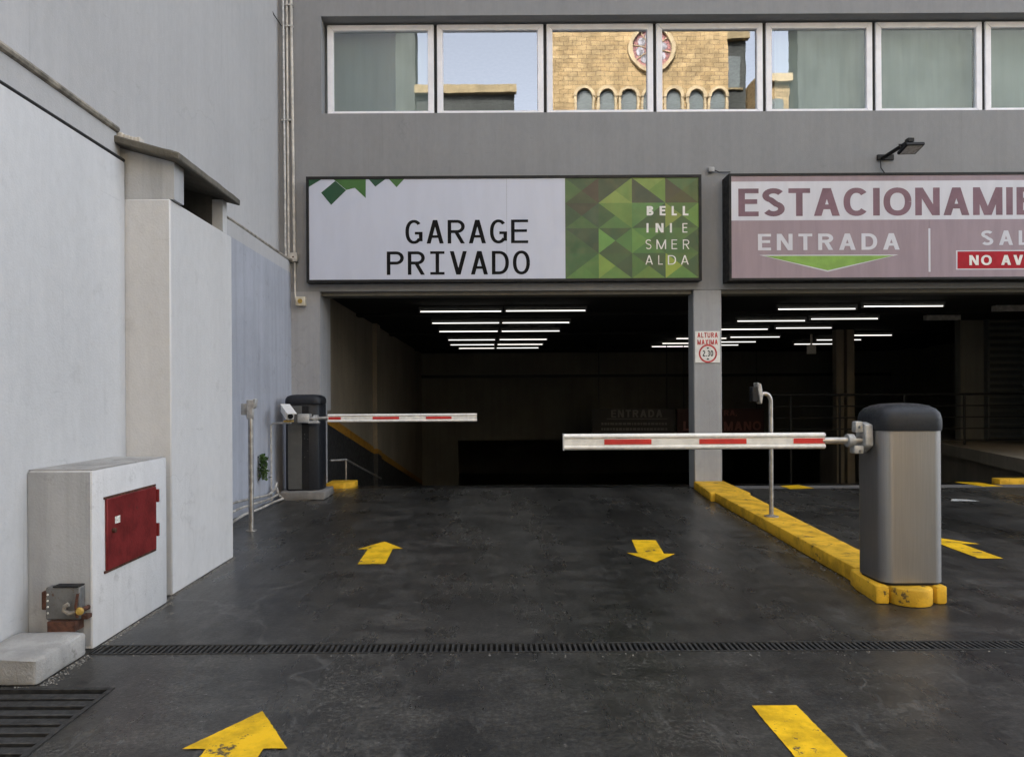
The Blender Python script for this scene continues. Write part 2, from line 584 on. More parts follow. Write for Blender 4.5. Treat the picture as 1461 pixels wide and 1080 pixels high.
def glyph(ch, w, t, mono=False):
    h = t / 2
    d = t * 1.14
    out = []

    def rect(x0, y0, x1, y1):
        out.append(([(x0, y0), (x1, y0), (x1, y1), (x0, y1)], [(0, 1, 2, 3)]))

    def para(b0, b1, t0, t1, y0=0.0, y1=1.0):
        out.append(([(b0, y0), (b1, y0), (t1, y1), (t0, y1)], [(0, 1, 2, 3)]))

    def rib(pts):
        out.append(ribbon(pts, t))
    tb = t * 0.9
    if ch == 'A':
        para(0, d, w / 2 - d * .55, w / 2 + d * .45); para(w - d, w, w / 2 - d * .45, w / 2 + d * .55); rect(w * .2, .24, w * .8, .24 + tb)
    elif ch == 'V':
        para(w / 2 - d * .55, w / 2 + d * .45, 0, d); para(w / 2 - d * .45, w / 2 + d * .55, w - d, w)
    elif ch == 'X':
        para(0, d, w - d, w); para(w - d, w, 0, d)
    elif ch == 'M':
        rect(0, 0, t, 1); rect(w - t, 0, w, 1); para(w / 2 - d / 2, w / 2 + d / 2, 0, d * .9); para(w / 2 - d / 2, w / 2 + d / 2, w - d * .9, w)
    elif ch == 'N':
        rect(0, 0, t, 1); rect(w - t, 0, w, 1); para(w - d, w, 0, d)
    elif ch == 'E':
        rect(0, 0, t, 1); rect(t, 0, w, tb); rect(t, 1 - tb, w, 1); rect(t, .53 - tb / 2, w * .93, .53 + tb / 2)
    elif ch == 'L':
        rect(0, 0, t, 1); rect(t, 0, w, tb)
    elif ch == 'T':
        rect(0, 1 - tb, w, 1); rect(w / 2 - h, 0, w / 2 + h, 1 - tb)
    elif ch == 'I':
        if mono:
            rect(w / 2 - h, tb, w / 2 + h, 1 - tb); rect(w * .08, 0, w * .92, tb); rect(w * .08, 1 - tb, w * .92, 1)
        else:
            rect(0, 0, t, 1)
    elif ch == 'Z':
        rect(0, 0, w, tb); rect(0, 1 - tb, w, 1); para(0, d * 1.2, w - d * 1.2, w, tb, 1 - tb)
    elif ch in 'O0':
        rib(arc(w / 2, .5, w / 2 - h, .51 - h, 0, 360, 32, .9))
    elif ch == 'C':
        rib(arc(w / 2, .5, w / 2 - h, .51 - h, 42, 318, 26, .9))
    elif ch == 'G':
        rib(arc(w / 2, .5, w / 2 - h, .51 - h, 44, 322, 26, .9)); rect(w - t, .10, w, .5); rect(w * .55, .5 - tb, w - t, .5)
    elif ch == 'D':
        rect(0, 0, t, 1); rib([(t, 1 - h)] + arc(w * .42, .5, w * .58 - h, .5 - h, 90, -90, 18, .9) + [(t, h)])
    elif ch in 'PR':
        y = .44
        rect(0, 0, t, 1); rib([(t, 1 - h)] + arc(w * .55, (1 + y) / 2, w * .45 - h, (1 - y) / 2 - h, 90, -90, 14) + [(t, y + h)])
        if ch == 'R':
            para(w - d, w, w * .40, w * .40 + d, 0, y + .02)
    elif ch == 'B':
        rect(0, 0, t, 1); rib([(t, 1 - h)] + arc(w * .55, .76, w * .41 - h, .24 - h, 90, -90, 12) + [(t, .52 + h)])
        rib([(t, .56 - h)] + arc(w * .55, .28, w * .45 - h, .28 - h, 90, -90, 12) + [(t, h)])
    elif ch == 'S':
        up = arc(w / 2, .745, w / 2 - h, .265 - h, 28, 250, 14)
        lo = arc(w / 2, .265, w / 2 - h, .275 - h, 70, -152, 14)
        rib(up + lo)
    elif ch == 'U':
        rib([(h, 1)] + arc(w / 2, .34, w / 2 - h, .35 - h, 180, 360, 16) + [(w - h, 1)])
    elif ch == '2':
        rib(arc(w / 2, .70, w / 2 - h, .30 - h, 165, -25, 14) + [(h, tb)]); rect(0, 0, w, tb)
    elif ch == '3':
        rib(arc(w / 2, .74, w / 2 - h, .26 - h, 150, -85, 12)); rib(arc(w / 2, .27, w / 2 - h, .28 - h, 88, -150, 12))
    elif ch == '.':
        rect(0, 0, t, t)
    elif ch == ',':
        para(-t * .4, t * .2, 0, t, -.16, t)
    return out


def text(mb, s, x0, x1, z0, z1, y, weight=0.16, gap=0.12, mono=False, mi=0):
    """s between x0 and x1, standing from z0 to z1 on the plane y, facing -Y"""
    items, cur = [], 0.0
    for ch in s:
        w = 0.60 if mono else (WID.get(ch) or weight)
        items.append((ch, cur, w))
        cur += w + gap
    tot = cur - gap
    kx, kz = (x1 - x0) / tot, (z1 - z0)
    for ch, c, w in items:
        if ch == ' ':
            continue
        mb.letters.append(MB())
        mb.letters[-1].flatprint = True
        for k, (v, f) in enumerate(glyph(ch, w, weight, mono)):
            mb.letters[-1].add([(x0 + (c + a) * kx, y - 0.0004 * k, z0 + b * kz) for a, b in v], f)


def text_px(mb, s, xa, xb, ya, yb, Y, **kw):
    a, b = P(xa, yb, Y), P(xb, ya, Y)
    text(mb, s, a.x, b.x, a.z, b.z, Y, **kw)


def poly_px(pts, Y):
    return [P(x, y, Y) for x, y in pts]


# ================================================================== GROUND
YF = 9.40                 # plane of the garage front
DR0, DR1 = 3.428, 3.556   # slot of the linear drain
GX0, GX1, GY0, GY1 = -2.32, -1.64, 1.95, 3.03   # pit grate
m = MB()


def sheet(x0, x1, y0, y1, z=0.0):
    m.add([(x0, y0, z), (x1, y0, z), (x1, y1, z), (x0, y1, z)], [(0, 1, 2, 3)])


sheet(-90, 90, -90, GY0)
sheet(-90, GX0, GY0, GY1); sheet(GX1, 90, GY0, GY1)
sheet(-90, 90, GY1, DR0)
sheet(-90, -1.995, DR0, DR1); sheet(4.4, 90, DR0, DR1)
sheet(-90, 90, DR1, 9.62)
sheet(-90, -2.9, 9.62, 90); sheet(14, 90, 9.62, 90)
m.flatprint = True
ground = structure(m.build('ground', 'asphalt'))
# pits under the grates
pit = MB()
for x0, x1, y0, y1, d in ((-1.995, 4.4, DR0, DR1, -0.14), (GX0, GX1, GY0, GY1, -0.4)):
    pit.add([(x0, y0, d), (x1, y0, d), (x1, y1, d), (x0, y1, d), (x0, y0, 0), (x1, y0, 0), (x1, y1, 0), (x0, y1, 0)],
            [(0, 1, 2, 3), (0, 1, 5, 4), (1, 2, 6, 5), (2, 3, 7, 6), (3, 0, 4, 7)])
pit.build('drain_pit', 'pit_black', ground)


def marking(name, pts, mat, label, z=0.004):
    mk = MB()
    fine = []
    for i_, (x, y) in enumerate(pts):
        x2, y2 = pts[(i_ + 1) % len(pts)]
        n_ = max(1, int(math.hypot(x2 - x, y2 - y) / .018))
        for k_ in range(n_):
            j_ = .0016 if k_ else 0
            fine.append((x + (x2 - x) * k_ / n_ + random.uniform(-j_, j_), y + (y2 - y) * k_ / n_ + random.uniform(-j_, j_)))
    mk.add([(x, y, z) for x, y in fine], [tuple(range(len(fine)))])
    mk.flatprint = True
    o = mk.build(name, mat, ground)
    o['label'] = label


def arrow(cx, tail, length, ang, label, hw=.375, sw=.205, hl=.30):
    pts = [(-sw / 2, 0), (sw / 2, 0), (sw / 2, length - hl), (hw / 2, length - hl), (0, length), (-hw / 2, length - hl), (-sw / 2, length - hl)]
    c, s_ = math.cos(ang), math.sin(ang)
    marking('arrow_marking', [(cx + x * c - y * s_, tail + x * s_ + y * c) for x, y in pts], 'yellow_marking', label)


arrow(-.925, 1.98, .815, 0, 'chipped yellow arrow towards the garage, on the street side of the slot drain')
arrow(-.915, 5.25, .82, R(2), 'yellow arrow towards the garage, between the slot drain and the dark barrier')
arrow(1.30, 6.07, .82, R(180 - 6), 'yellow arrow away from the garage, between the slot drain and the entrance')
arrow(1.125, 2.82, .82, R(180), 'yellow arrow away from the garage, on the street side of the slot drain', .375, .18)
arrow(3.775, 5.32, .83, R(-4), 'worn yellow arrow in the lane past the steel barrier', .47, .18)
w = PZ(1372, 714, 0)
marking('paint_patch', [(w.x - .16, w.y - .05), (w.x + .17, w.y - .07), (w.x + .1, w.y + .06), (w.x - .05, w.y + .1)], 'white_marking', 'small white patch on the asphalt')

# linear drain
dr = thing('slot_drain', 'long narrow black slotted drain grate crossing the asphalt', 'drain', (1.2, 3.49, 0))
for y in (DR0, DR1 - .011):
    B(-1.99, 4.39, y, y + .011, -.05, .003).build('rail', 'grate_iron', dr)
slat = B(-1.985, -1.972, DR0 + .0115, DR1 - .0115, -.03, .001).build('slat', 'grate_iron', dr)
k = 0
x = -1.985 + .0275
while x < 4.36:
    c = slat.copy(); COL.objects.link(c); c.parent = dr
    c.location = (x + 1.985, 0, 0 if k % 19 else .0015)
    x += .0275 if (k % 37) else .034
    k += 1
    if k > 285:
        break
# pit grate
gr = thing('pit_grate', 'wide iron floor grate with long parallel bars beside the concrete step', 'grate', (-1.98, 2.5, 0))
B(GX1 - .02, GX1, GY0, GY1, -.06, .004).build('frame_bar', 'grate_iron', gr)
B(GX0, GX1 - .0205, GY1 - .02, GY1, -.06, .004).build('frame_bar', 'grate_iron', gr)
y = GY0 + .01
while y < GY1 - .06:
    B(GX0 + .002, GX1 - .021, y, y + .046, -.05, random.uniform(-.003, .003)).build('bar', 'grate_iron', gr, 0.003, 1)
    y += .0745

# ================================================================== GARAGE BUILDING
gb = thing('garage_building', 'grey rendered building with a long window strip above two garage entrances', 'building', (3, YF, 0))
XL, XR, HT = -2.85, 14.0, 26.0
ZL, ZS, ZT = 2.67, 5.055, 6.36
Yb = YF + .38
B(XL, XR, YF, Yb, ZL, ZS).build('spandrel_wall', 'grey_render', gb)
B(XL, XR, YF, Yb, ZT, HT).build('upper_wall', 'grey_render', gb)
B(XL, -2.275, YF, Yb, ZS, ZT).build('wall_end', 'grey_render', gb)
B(11.25, XR, YF, Yb, ZS, ZT).build('wall_end', 'grey_render', gb)
B(XL, -2.31, YF, Yb, 0, ZL).build('pillar', 'pillar_paint', gb)
B(2.70, 3.075, YF, YF + .27, 0, ZL).build('pillar', 'pillar_paint', gb, .012, 1)
B(9.6, XR, YF, Yb, 0, ZL).build('pillar', 'pillar_paint', gb)
# dark steel lintel under the signs
B(-2.30, 2.695, YF + .06, YF + .30, ZL - .05, ZL - .001).build('lintel', 'inner_dark', gb)
B(3.08, 9.59, YF + .06, YF + .30, ZL - .05, ZL - .001).build('lintel', 'inner_dark', gb)
# room behind the windows
B(XL, XR, 12.4, 12.5, 4.6, 6.8).build('room_back', 'room_dark', gb)
B(XL, XR, Yb, 12.4, 4.9, 5.0).build('room_floor', 'room_dark', gb)
B(XL, XR, Yb, 12.4, 6.42, 6.5).build('room_ceiling', 'room_dark', gb)
# roof closes the block against the sun
B(XL, XR, Yb, 22, HT - .3, HT).build('roof', 'grey_render', gb)
B(XL, XL + .3, Yb, 22, 6.8, HT - .3).build('side_wall', 'grey_render', gb)
# windows
PITCH, WW = 1.4985, 1.455
for i in range(9):
    x0 = -2.235 + i * PITCH
    x1 = x0 + WW
    z0, z1 = 5.075, 6.335
    y0, y1 = 9.575, 9.64
    win = child_empty('window', gb)
    fb = .082
    MB().prism_y([(x0, z0), (x0 + fb, z0 + fb), (x0 + fb, z1 - fb), (x0, z1)], y0, y1).build('frame_bar', 'window_aluminium', win, .006, 1)
    MB().prism_y([(x1, z0), (x1, z1), (x1 - fb, z1 - fb), (x1 - fb, z0 + fb)], y0, y1).build('frame_bar', 'window_aluminium', win, .006, 1)
    MB().prism_y([(x0, z0), (x1, z0), (x1 - fb, z0 + fb), (x0 + fb, z0 + fb)], y0, y1).build('frame_bar', 'window_aluminium', win, .006, 1)
    MB().prism_y([(x0, z1), (x0 + fb, z1 - fb), (x1 - fb, z1 - fb), (x1, z1)], y0, y1).build('frame_bar', 'window_aluminium', win, .006, 1)
    t = random.uniform(-.0012, .0012)
    pn = MB()
    pn.add([(x0 + fb - .01, 9.612 + t, z0 + fb - .01), (x1 - fb + .01, 9.612 - t, z0 + fb - .01), (x1 - fb + .01, 9.612 - t, z1 - fb + .01), (x0 + fb - .01, 9.612 + t, z1 - fb + .01)], [(0, 1, 2, 3)])
    pn.build('pane', 'window_glass', win)
    B(x1 + .004, x1 + PITCH - WW - .004, y0 + .02, y1, z0, z1).build('mullion', 'black_metal', win)
# curtains hanging inside some of the windows


def curtain(xa, xb, label):
    z0, z1 = 5.0, 6.38
    n = 46
    c = MB()
    v, f = [], []
    ph = random.uniform(0, 6)
    for k in range(n + 1):
        x = xa + (xb - xa) * k / n
        yy = 9.76 + .006 * math.sin(k * .35 + ph) + .0022 * math.sin(k * 1.3 + ph)
        v += [(x, yy, z0), (x, yy + .004 * math.sin(k * .21 + ph), z1)]
        if k:
            f.append((2 * k - 2, 2 * k, 2 * k + 1, 2 * k - 1))
    c.add(v, f, True)
    tag(c.build('curtain', 'curtain'), label, 'curtain', 'curtains behind the window strip')


curtain(-2.25, -.80, 'pale green curtain in the end window above the private garage sign')
curtain(3.95, 5.22, 'pale green curtain beside the reflected church, in the window by the wall floodlight')
curtain(5.27, 6.70, 'pale green curtain filling the window above the wall floodlight')
curtain(6.75, 8.2, 'pale green curtain in the window past the wall floodlight')

# ---- inside the garage
CZ = 2.76
B(-2.9, XR, Yb, 40, CZ, CZ + .25).build('garage_ceiling', 'ceiling_dark', gb)
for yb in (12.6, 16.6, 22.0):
    B(-2.55, XR, yb, yb + .25, CZ - .05, CZ - .001).build('ceiling_beam', 'ceiling_dark', gb)
SL = .19


def fz(y):
    return -max(0, y - 9.95) * SL


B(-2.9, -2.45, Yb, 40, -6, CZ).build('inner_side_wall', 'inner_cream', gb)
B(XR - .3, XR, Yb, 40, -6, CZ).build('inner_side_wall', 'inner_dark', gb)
B(-2.449, -2.36, 14.3, 14.75, -3.2, CZ - .001).build('pilaster', 'inner_cream', gb)
B(-2.449, -2.325, Yb + .002, 10.06, 1.07, CZ - .001).build('jamb_lit_strip', 'pillar_paint', gb)  # added strip; daylight on the jamb put into its paler colour
# dado that follows the ramp, with its yellow line
dz = 0.93
MB().prism_x([(Yb + .02, -.4), (24, fz(24) - .4), (24, fz(24) + dz), (10.0, fz(10.0) + dz), (Yb + .02, dz)], -2.4485, -2.435).build('dado', 'black_dado', gb)
MB().prism_x([(14.29, -1.6), (14.76, -1.7), (14.76, fz(14.76) + dz), (14.29, fz(14.29) + dz)], -2.3585, -2.345).build('dado', 'black_dado', gb)
MB().prism_x([(Yb + .02, dz), (10.0, fz(10.0) + dz), (24, fz(24) + dz), (24, fz(24) + dz + .14), (10.0, fz(10.0) + dz + .14), (Yb + .02, dz + .14)], -2.4485, -2.432).build('yellow_line', 'yellow_stripe', gb)
MB().prism_x([(14.30, fz(14.3) + dz), (14.77, fz(14.75) + dz), (14.77, fz(14.75) + dz + .1), (14.30, fz(14.3) + dz + .1)], -2.3585, -2.342).build('yellow_line', 'yellow_stripe', gb)
B(-2.4345, -2.345, 14.282, 14.299, -1.6, fz(14.3) + dz).build('dado', 'black_dado', gb)
B(-2.4315, -2.342, 14.278, 14.299, fz(14.3) + dz + .0005, fz(14.3) + dz + .1).build('yellow_line', 'yellow_stripe', gb)
# far wall with the lower level's opening under it
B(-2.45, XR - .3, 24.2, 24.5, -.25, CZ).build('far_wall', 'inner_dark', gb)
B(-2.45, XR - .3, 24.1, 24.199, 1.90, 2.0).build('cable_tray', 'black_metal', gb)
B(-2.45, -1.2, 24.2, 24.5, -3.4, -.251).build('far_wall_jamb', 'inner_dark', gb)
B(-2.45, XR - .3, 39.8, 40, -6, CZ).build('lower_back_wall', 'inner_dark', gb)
for cx, cy in ((6.05, 19.8), (7.95, 16.2), (8.22, 16.25)):
    B(cx, cx + .17, cy, cy + .2, -2.2, CZ - .001).build('inner_column', 'inner_cream' if cx > 7 else 'inner_dark', gb)

fl = MB()
fl.add([(-2.9, 9.62, 0), (XR, 9.62, 0), (XR, 9.95, -.003), (-2.9, 9.95, -.003), (XR, 24.2, fz(24.2)), (-2.9, 24.2, fz(24.2)), (XR, 40, fz(24.2) - .4), (-2.9, 40, fz(24.2) - .4)],
       [(0, 1, 2, 3), (3, 2, 4, 5), (5, 4, 6, 7)])
fl.flatprint = True
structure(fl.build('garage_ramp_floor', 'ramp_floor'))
th = MB()
th.add([(3.08, 9.36, .004), (9.6, 9.36, .004), (9.6, 9.66, .004), (3.08, 9.66, .004)], [(0, 1, 2, 3)])
th.flatprint = True
tho = structure(th.build('threshold_strip', 'threshold'))
for pts in (((1113, 693), (1140, 691.5), (1162, 696.5), (1128, 697.5)), ((1362, 687.5), (1396, 688), (1432, 693.5), (1404, 694))):
    q = MB()
    q.add([PZ(x, y, .008) for x, y in pts], [(0, 1, 2, 3)])
    q.flatprint = True
    q.build('yellow_dash', 'yellow_marking', tho)

# fluorescent tubes
LZ = 2.665
LB = [(600, 715, 444.5), (722, 835, 443.5), (617, 712, 461), (717, 812, 460.5), (627, 710, 473), (716, 798, 472.5), (640, 706, 485), (713, 780, 484.5),
      (643, 705, 492), (710, 774, 491.5), (655, 705, 497), (709, 768, 496.5)]
RB = [(1110, 1220, 441), (1232, 1345, 437), (1052, 1148, 458), (1157, 1252, 455), (1010, 1095, 470), (1107, 1186, 468), (965, 1036, 483), (1042, 1112, 481),
      (945, 1008, 490), (1013, 1078, 488), (930, 989, 494.5), (994, 1053, 492.5), (1133, 1192, 491), (1165, 1228, 485), (1202, 1272, 478.5)]
ROWS = ['row next to the entrance', 'second row in', 'third row in', 'fourth row in', 'fifth row in', 'deepest row']
for lst, lab, grp in ((LB, 'lit fluorescent tube over the private bay', 'tubes over the private bay'),
                      (RB, 'lit fluorescent tube over the parking bay', 'tubes over the parking bay')):
    for i_, (xa, xb, yy) in enumerate(lst):
        q = PZ((xa + xb) / 2, yy, LZ)
        Lh = (xb - xa) * q.y / F / 2
        row = i_ // 2
        lb_ = '%s, %s' % (lab, ROWS[row]) if row < 6 else 'lit fluorescent tube hanging before the inner columns of the parking bay'
        t = thing('fluorescent_light', lb_, 'lamp', (q.x, q.y, LZ), '%s, row %d' % (grp, row + 1) if row < 6 else 'tubes before the inner columns')
        B(q.x - Lh - .03, q.x + Lh + .03, q.y - .03, q.y + .03, LZ + .035, CZ - .051 if False else LZ + .075).build('housing', 'grey_cabinet', t)
        MB().tube([(q.x - Lh, q.y, LZ), (q.x + Lh, q.y, LZ)], .0085, 8).build('tube', 'tube_light', t)
        for s_ in (-1, 1):
            B(q.x + s_ * (Lh + .015) - .012, q.x + s_ * (Lh + .015) + .012, q.y - .02, q.y + .02, LZ - .02, LZ + .035).build('end_cap', 'grey_cabinet', t)
        B(q.x - .02, q.x + .02, q.y - .02, q.y + .02, LZ + .075, CZ - .0005).build('hanger', 'black_metal', t)
for xa, xb, yy in ((1320, 1368, 457), (1418, 1470, 444)):
    q = PZ((xa + xb) / 2, yy, LZ)
    Lh = (xb - xa) * q.y / F / 2
    t = thing('fluorescent_light', 'unlit fluorescent fitting on the ceiling near the louvred panel', 'lamp', (q.x, q.y, LZ), 'unlit fittings')
    B(q.x - Lh, q.x + Lh, q.y - .06, q.y + .06, LZ, CZ - .0005).build('housing', 'galvanised', t)

# hanging boards deep inside
YB = 20.0
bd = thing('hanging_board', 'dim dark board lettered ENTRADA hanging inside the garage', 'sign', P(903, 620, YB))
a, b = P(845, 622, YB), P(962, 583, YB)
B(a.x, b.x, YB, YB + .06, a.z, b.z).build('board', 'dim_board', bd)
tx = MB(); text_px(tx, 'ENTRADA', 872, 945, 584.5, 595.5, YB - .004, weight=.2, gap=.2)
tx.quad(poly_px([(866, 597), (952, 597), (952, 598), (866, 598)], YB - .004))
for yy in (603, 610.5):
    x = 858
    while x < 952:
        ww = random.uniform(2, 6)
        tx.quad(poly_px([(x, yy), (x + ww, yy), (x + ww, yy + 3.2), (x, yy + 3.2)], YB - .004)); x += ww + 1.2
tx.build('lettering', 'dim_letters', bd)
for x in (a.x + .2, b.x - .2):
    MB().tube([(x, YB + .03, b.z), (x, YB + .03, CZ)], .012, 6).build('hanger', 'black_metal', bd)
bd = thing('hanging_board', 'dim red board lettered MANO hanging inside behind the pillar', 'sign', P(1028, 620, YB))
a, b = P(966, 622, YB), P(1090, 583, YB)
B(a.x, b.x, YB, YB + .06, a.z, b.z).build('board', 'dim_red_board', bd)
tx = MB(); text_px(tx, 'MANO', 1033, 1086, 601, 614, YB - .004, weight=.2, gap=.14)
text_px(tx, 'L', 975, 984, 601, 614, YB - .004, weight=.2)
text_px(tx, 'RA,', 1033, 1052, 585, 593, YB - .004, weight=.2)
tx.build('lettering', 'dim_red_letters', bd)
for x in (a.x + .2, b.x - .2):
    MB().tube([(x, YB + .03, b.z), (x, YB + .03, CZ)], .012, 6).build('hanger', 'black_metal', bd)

# raised walkway, railing, louvres on the parking side
e0, e1 = PZ(1341, 632, .3), PZ(1475, 658, .3)
wk = MB()
wk.prism([(e0.x, e0.y), (e1.x, e1.y), (XR - .31, e1.y), (XR - .31, 19), (e0.x, 19)], .10, .30)
wk.prism([(e0.x + .15, e0.y), (e1.x + .15, e1.y), (XR - .31, e1.y), (XR - .31, 19), (e0.x + .15, 19)], -3.0, .0995)
structure(wk.build('raised_walkway', 'inner_cream'))
kb = MB()
p0, p1 = PZ(1420, 690, .0), PZ(1500, 684, .0)
kb.box(p0.x, p1.x + 1, 9.68, 9.85, -.05, .075)
tag(kb.build('yellow_kerb', 'yellow_kerb', bevel=.012), 'short yellow kerb at the foot of the raised walkway', 'kerb')
rl = thing('metal_railing', 'dark metal railing with horizontal bars along the raised walkway', 'railing', (7.5, 13.2, 0))


def rail_y(x):
    return 13.2
zt = P(1250, 563, 13.2).z
xa, xb = P(1098, 563, 13.2).x, P(1480, 563, 13.2).x
for k in range(5):
    MB().tube([(xa, 13.2, zt - k * .215), (xb, 13.2, zt - k * .215)], .022 if k == 0 else .012, 8).build('rail', 'black_metal', rl)
for px in (1100, 1128, 1198, 1290, 1376, 1470):
    x = P(px, 600, 13.2).x
    MB().tube([(x, 13.2, -.85), (x, 13.2, zt)], .022, 8).build('post', 'black_metal', rl)
lv = thing('louvre_panel', 'dark louvred ventilation panel in the garage beyond the railing', 'vent', (10.3, 14.2, .3))
a, b = P(1412, 645, 14.2), P(1475, 458, 14.2)
B(a.x - .5, XR - .31, 14.32, 14.5, -.0, CZ).build('backing_wall', 'inner_dark', lv)
nz = 19
for k in range(nz):
    z = a.z + (b.z - a.z) * (k + .5) / nz
    MB().prism_x([(14.22, z - .055), (14.30, z + .035), (14.30, z + .05), (14.22, z - .03)], a.x, a.x + 1.55).build('slat', 'grey_cabinet', lv)
for x in (a.x - .03, a.x + .72, a.x + 1.56):
    B(x, x + .04, 14.2, 14.31, a.z - .05, b.z + .05).build('stile', 'grey_cabinet', lv)
q = P(1158, 499, 17)
sg = MB(); sg.box(q.x - .11, q.x + .11, 17, 17.02, q.z - .1, q.z + .12)
sg.box(q.x - .02, q.x + .02, 17.0, 17.03, q.z + .12, CZ - .0005)
tag(sg.build('small_notice', 'paper'), 'tiny white square notice hanging from the garage ceiling', 'sign')
# handrail and kerb stub behind the dark barrier
hr = thing('handrail', 'thin steel handrail descending behind the dark barrier', 'handrail', (-2.2, 10.0, 0))
MB().tube([(-2.30, 9.9, .36), (-2.12, 10.1, .355), (-2.10, 11, .16), (-2.08, 13, -.25)], .017, 8).build('rail', 'pipe_steel', hr)
for x, y, z in ((-2.12, 10.1, .355),):
    MB().tube([(x, y, fz(y) - .02), (x, y, z)], .014, 8).build('post', 'pipe_steel', hr)
kb = MB(); kb.prism([(-2.30, 9.62), (-2.05, 9.62), (-1.93, 9.78), (-1.93, 10.0), (-2.30, 10.0)], -.03, .075)
tag(kb.build('yellow_kerb', 'yellow_kerb', bevel=.012), 'yellow kerb stub at the foot of the entrance wall behind the dark barrier', 'kerb')

# ================================================================== LEFT SIDE
sb = thing('side_building', 'tall grey rendered building side wall with a bluish lower band', 'building', (-4, 4, 0))
B(-12, -2.85, -1.5, YF, 3.19, 14).build('upper_wall', 'grey_render_side', sb)
B(-12, -2.715, -1.5, 5.0, 0, 3.189).build('middle_wall', 'grey_render_side', sb)
B(-12, -2.70, 5.001, YF - .001, 2.92, 3.10).build('middle_wall', 'grey_render_side', sb)
B(-12, -2.84, 5.001, YF, 3.1005, 3.189).build('ledge', 'grey_render_side', sb)
B(-12, -2.698, 5.001, YF - .001, 0, 2.9195).build('lower_wall', 'bluish_paint', sb)
B(-2.714, -2.352, -1.5, 4.446, 2.7505, 2.925).build('parapet', 'grey_render_side', sb, .006, 1)
ww = MB(); ww.box(-2.714, -2.325, -1.5, 4.449, 0, 2.75)
tag(ww.build('boundary_wall', 'white_paint', bevel=.012), 'plain white painted boundary wall behind the small concrete cabinet', 'wall')

# roofed pier
rp = thing('roofed_pier', 'white masonry pier with a dark opening under a sloping concrete slab', 'shed', (-2.3, 4.45, 0))
B(-2.697, -2.042, 4.45, 5.5, 0, 2.515).build('body', 'white_paint', rp, .008, 1)
MB().prism_y([(-2.697, 2.516), (-2.02, 2.516), (-2.02, 2.752), (-2.36, 2.843), (-2.697, 2.843)], 4.462, 4.60).build('front_panel', 'bare_cement_and_shade', rp)
MB().prism_y([(-2.697, 2.516), (-2.13, 2.516), (-2.13, 2.78), (-2.36, 2.843), (-2.697, 2.843)], 5.33, 5.42).build('rear_panel', 'roof_concrete_and_shade', rp)  # darker than the pier; the opening's shade put into its colour
B(-2.697, -2.371, 4.6005, 5.42, 2.8435, 2.9).build('roof_infill', 'roof_concrete_and_shade', rp)
B(-2.129, -2.05, 5.34, 5.425, 2.516, 2.762).build('post', 'white_paint', rp)
MB().prism_y([(-2.37, 2.85), (-1.945, 2.735), (-1.945, 2.785), (-2.37, 2.90)], 4.37, 5.43).build('roof_slab', 'roof_concrete_and_shade', rp, .008, 1, None, .0015)
rb = MB()
for i in range(7):
    q = P(178 + i * 4 + random.uniform(-2, 2), 186 + i * 1.3, 4.5)
    xx = -2.35 + i * .022
    rb.box(xx - .012, xx + .012, 4.40, 4.46, 2.885 - i * .006, 2.915 - i * .006 + random.uniform(0, .018))
rb.build('mortar_lump', 'conduit_cream', rp, .004, 1)

# concrete cabinet with red door
cb = thing('utility_cabinet', 'white plastered concrete cabinet with a red metal door', 'cabinet', (-2.15, 3.9, 0))
B(-2.324, -2.002, 3.5, 4.3, 0, .893).build('body', 'white_box_paint', cb, .012, 2)
B(-2.323, -2.006, 3.506, 4.294, .8935, .8965).build('top', 'rough_concrete', cb)
B(-2.322, -2.012, 3.4965, 3.4995, .02, .885).build('front_shade_skin', 'bare_cement_and_shade', cb)  # grey skin over the white body; the end's shade put into colour
dx = -2.001
d0, d1 = 3.61, 4.135
dr_ = B(dx, dx + .014, d0, d1, .366, .733).build('door', 'red_door_paint', cb, .003, 1)
tag(dr_, 'scuffed red metal door')
for z in (.44, .64):
    B(dx, dx + .024, d1 + .0005, d1 + .016, z, z + .075).build('hinge', 'red_door_paint', dr_)
B(dx + .0145, dx + .0155, d0 + .07, d0 + .12, .595, .632).build('sticker', 'paper', dr_)
MB().tube([(dx + .014, d0 + .05, .565), (dx + .03, d0 + .05, .565)], .012, 10).build('latch', 'rust', dr_)
B(dx - .0005, dx + .006, d0 - .012, d1 + .012, .352, .3655).build('door_frame', 'rust', cb)
B(dx - .0005, dx + .006, d0 - .012, d1 + .012, .7335, .745).build('door_frame', 'rust', cb)

# rusty valve box on the cabinet's end
vb = thing('valve_box', 'small rusty grey metal box with yellow valve on the cabinet end', 'box', (-2.12, 3.45, .16))
B(-2.205, -2.035, 3.445, 3.495, .165, .325).build('body', 'old_grey_metal', vb, .006, 1)
B(-2.165, -2.04, 3.44, 3.495, .3255, .332).build('lid', 'black_metal', vb)
B(-2.235, -2.2055, 3.46, 3.495, .21, .30).build('bracket', 'rust', vb, .004, 1)
B(-2.18, -2.045, 3.42, 3.495, .115, .1645).build('support', 'rust', vb)
B(-2.034, -2.004, 3.455, 3.495, .165, .185).build('bracket', 'rust', vb)
for k in range(4):
    MB().tube([(-2.192, 3.442, .2 + k * .03), (-2.192, 3.446, .2 + k * .03)], .005, 8).build('rivet', 'paper', vb)
MB().tube([(-2.06, 3.445, .20), (-2.075, 3.42, .205), (-2.095, 3.415, .22), (-2.092, 3.415, .24), (-2.075, 3.42, .25)], .011, 8).build('hose_stub', 'old_pipe', vb)
MB().tube([(-2.045, 3.44, .18), (-2.04, 3.42, .24), (-2.03, 3.42, .30)], .007, 8).build('wire', 'rust', vb)
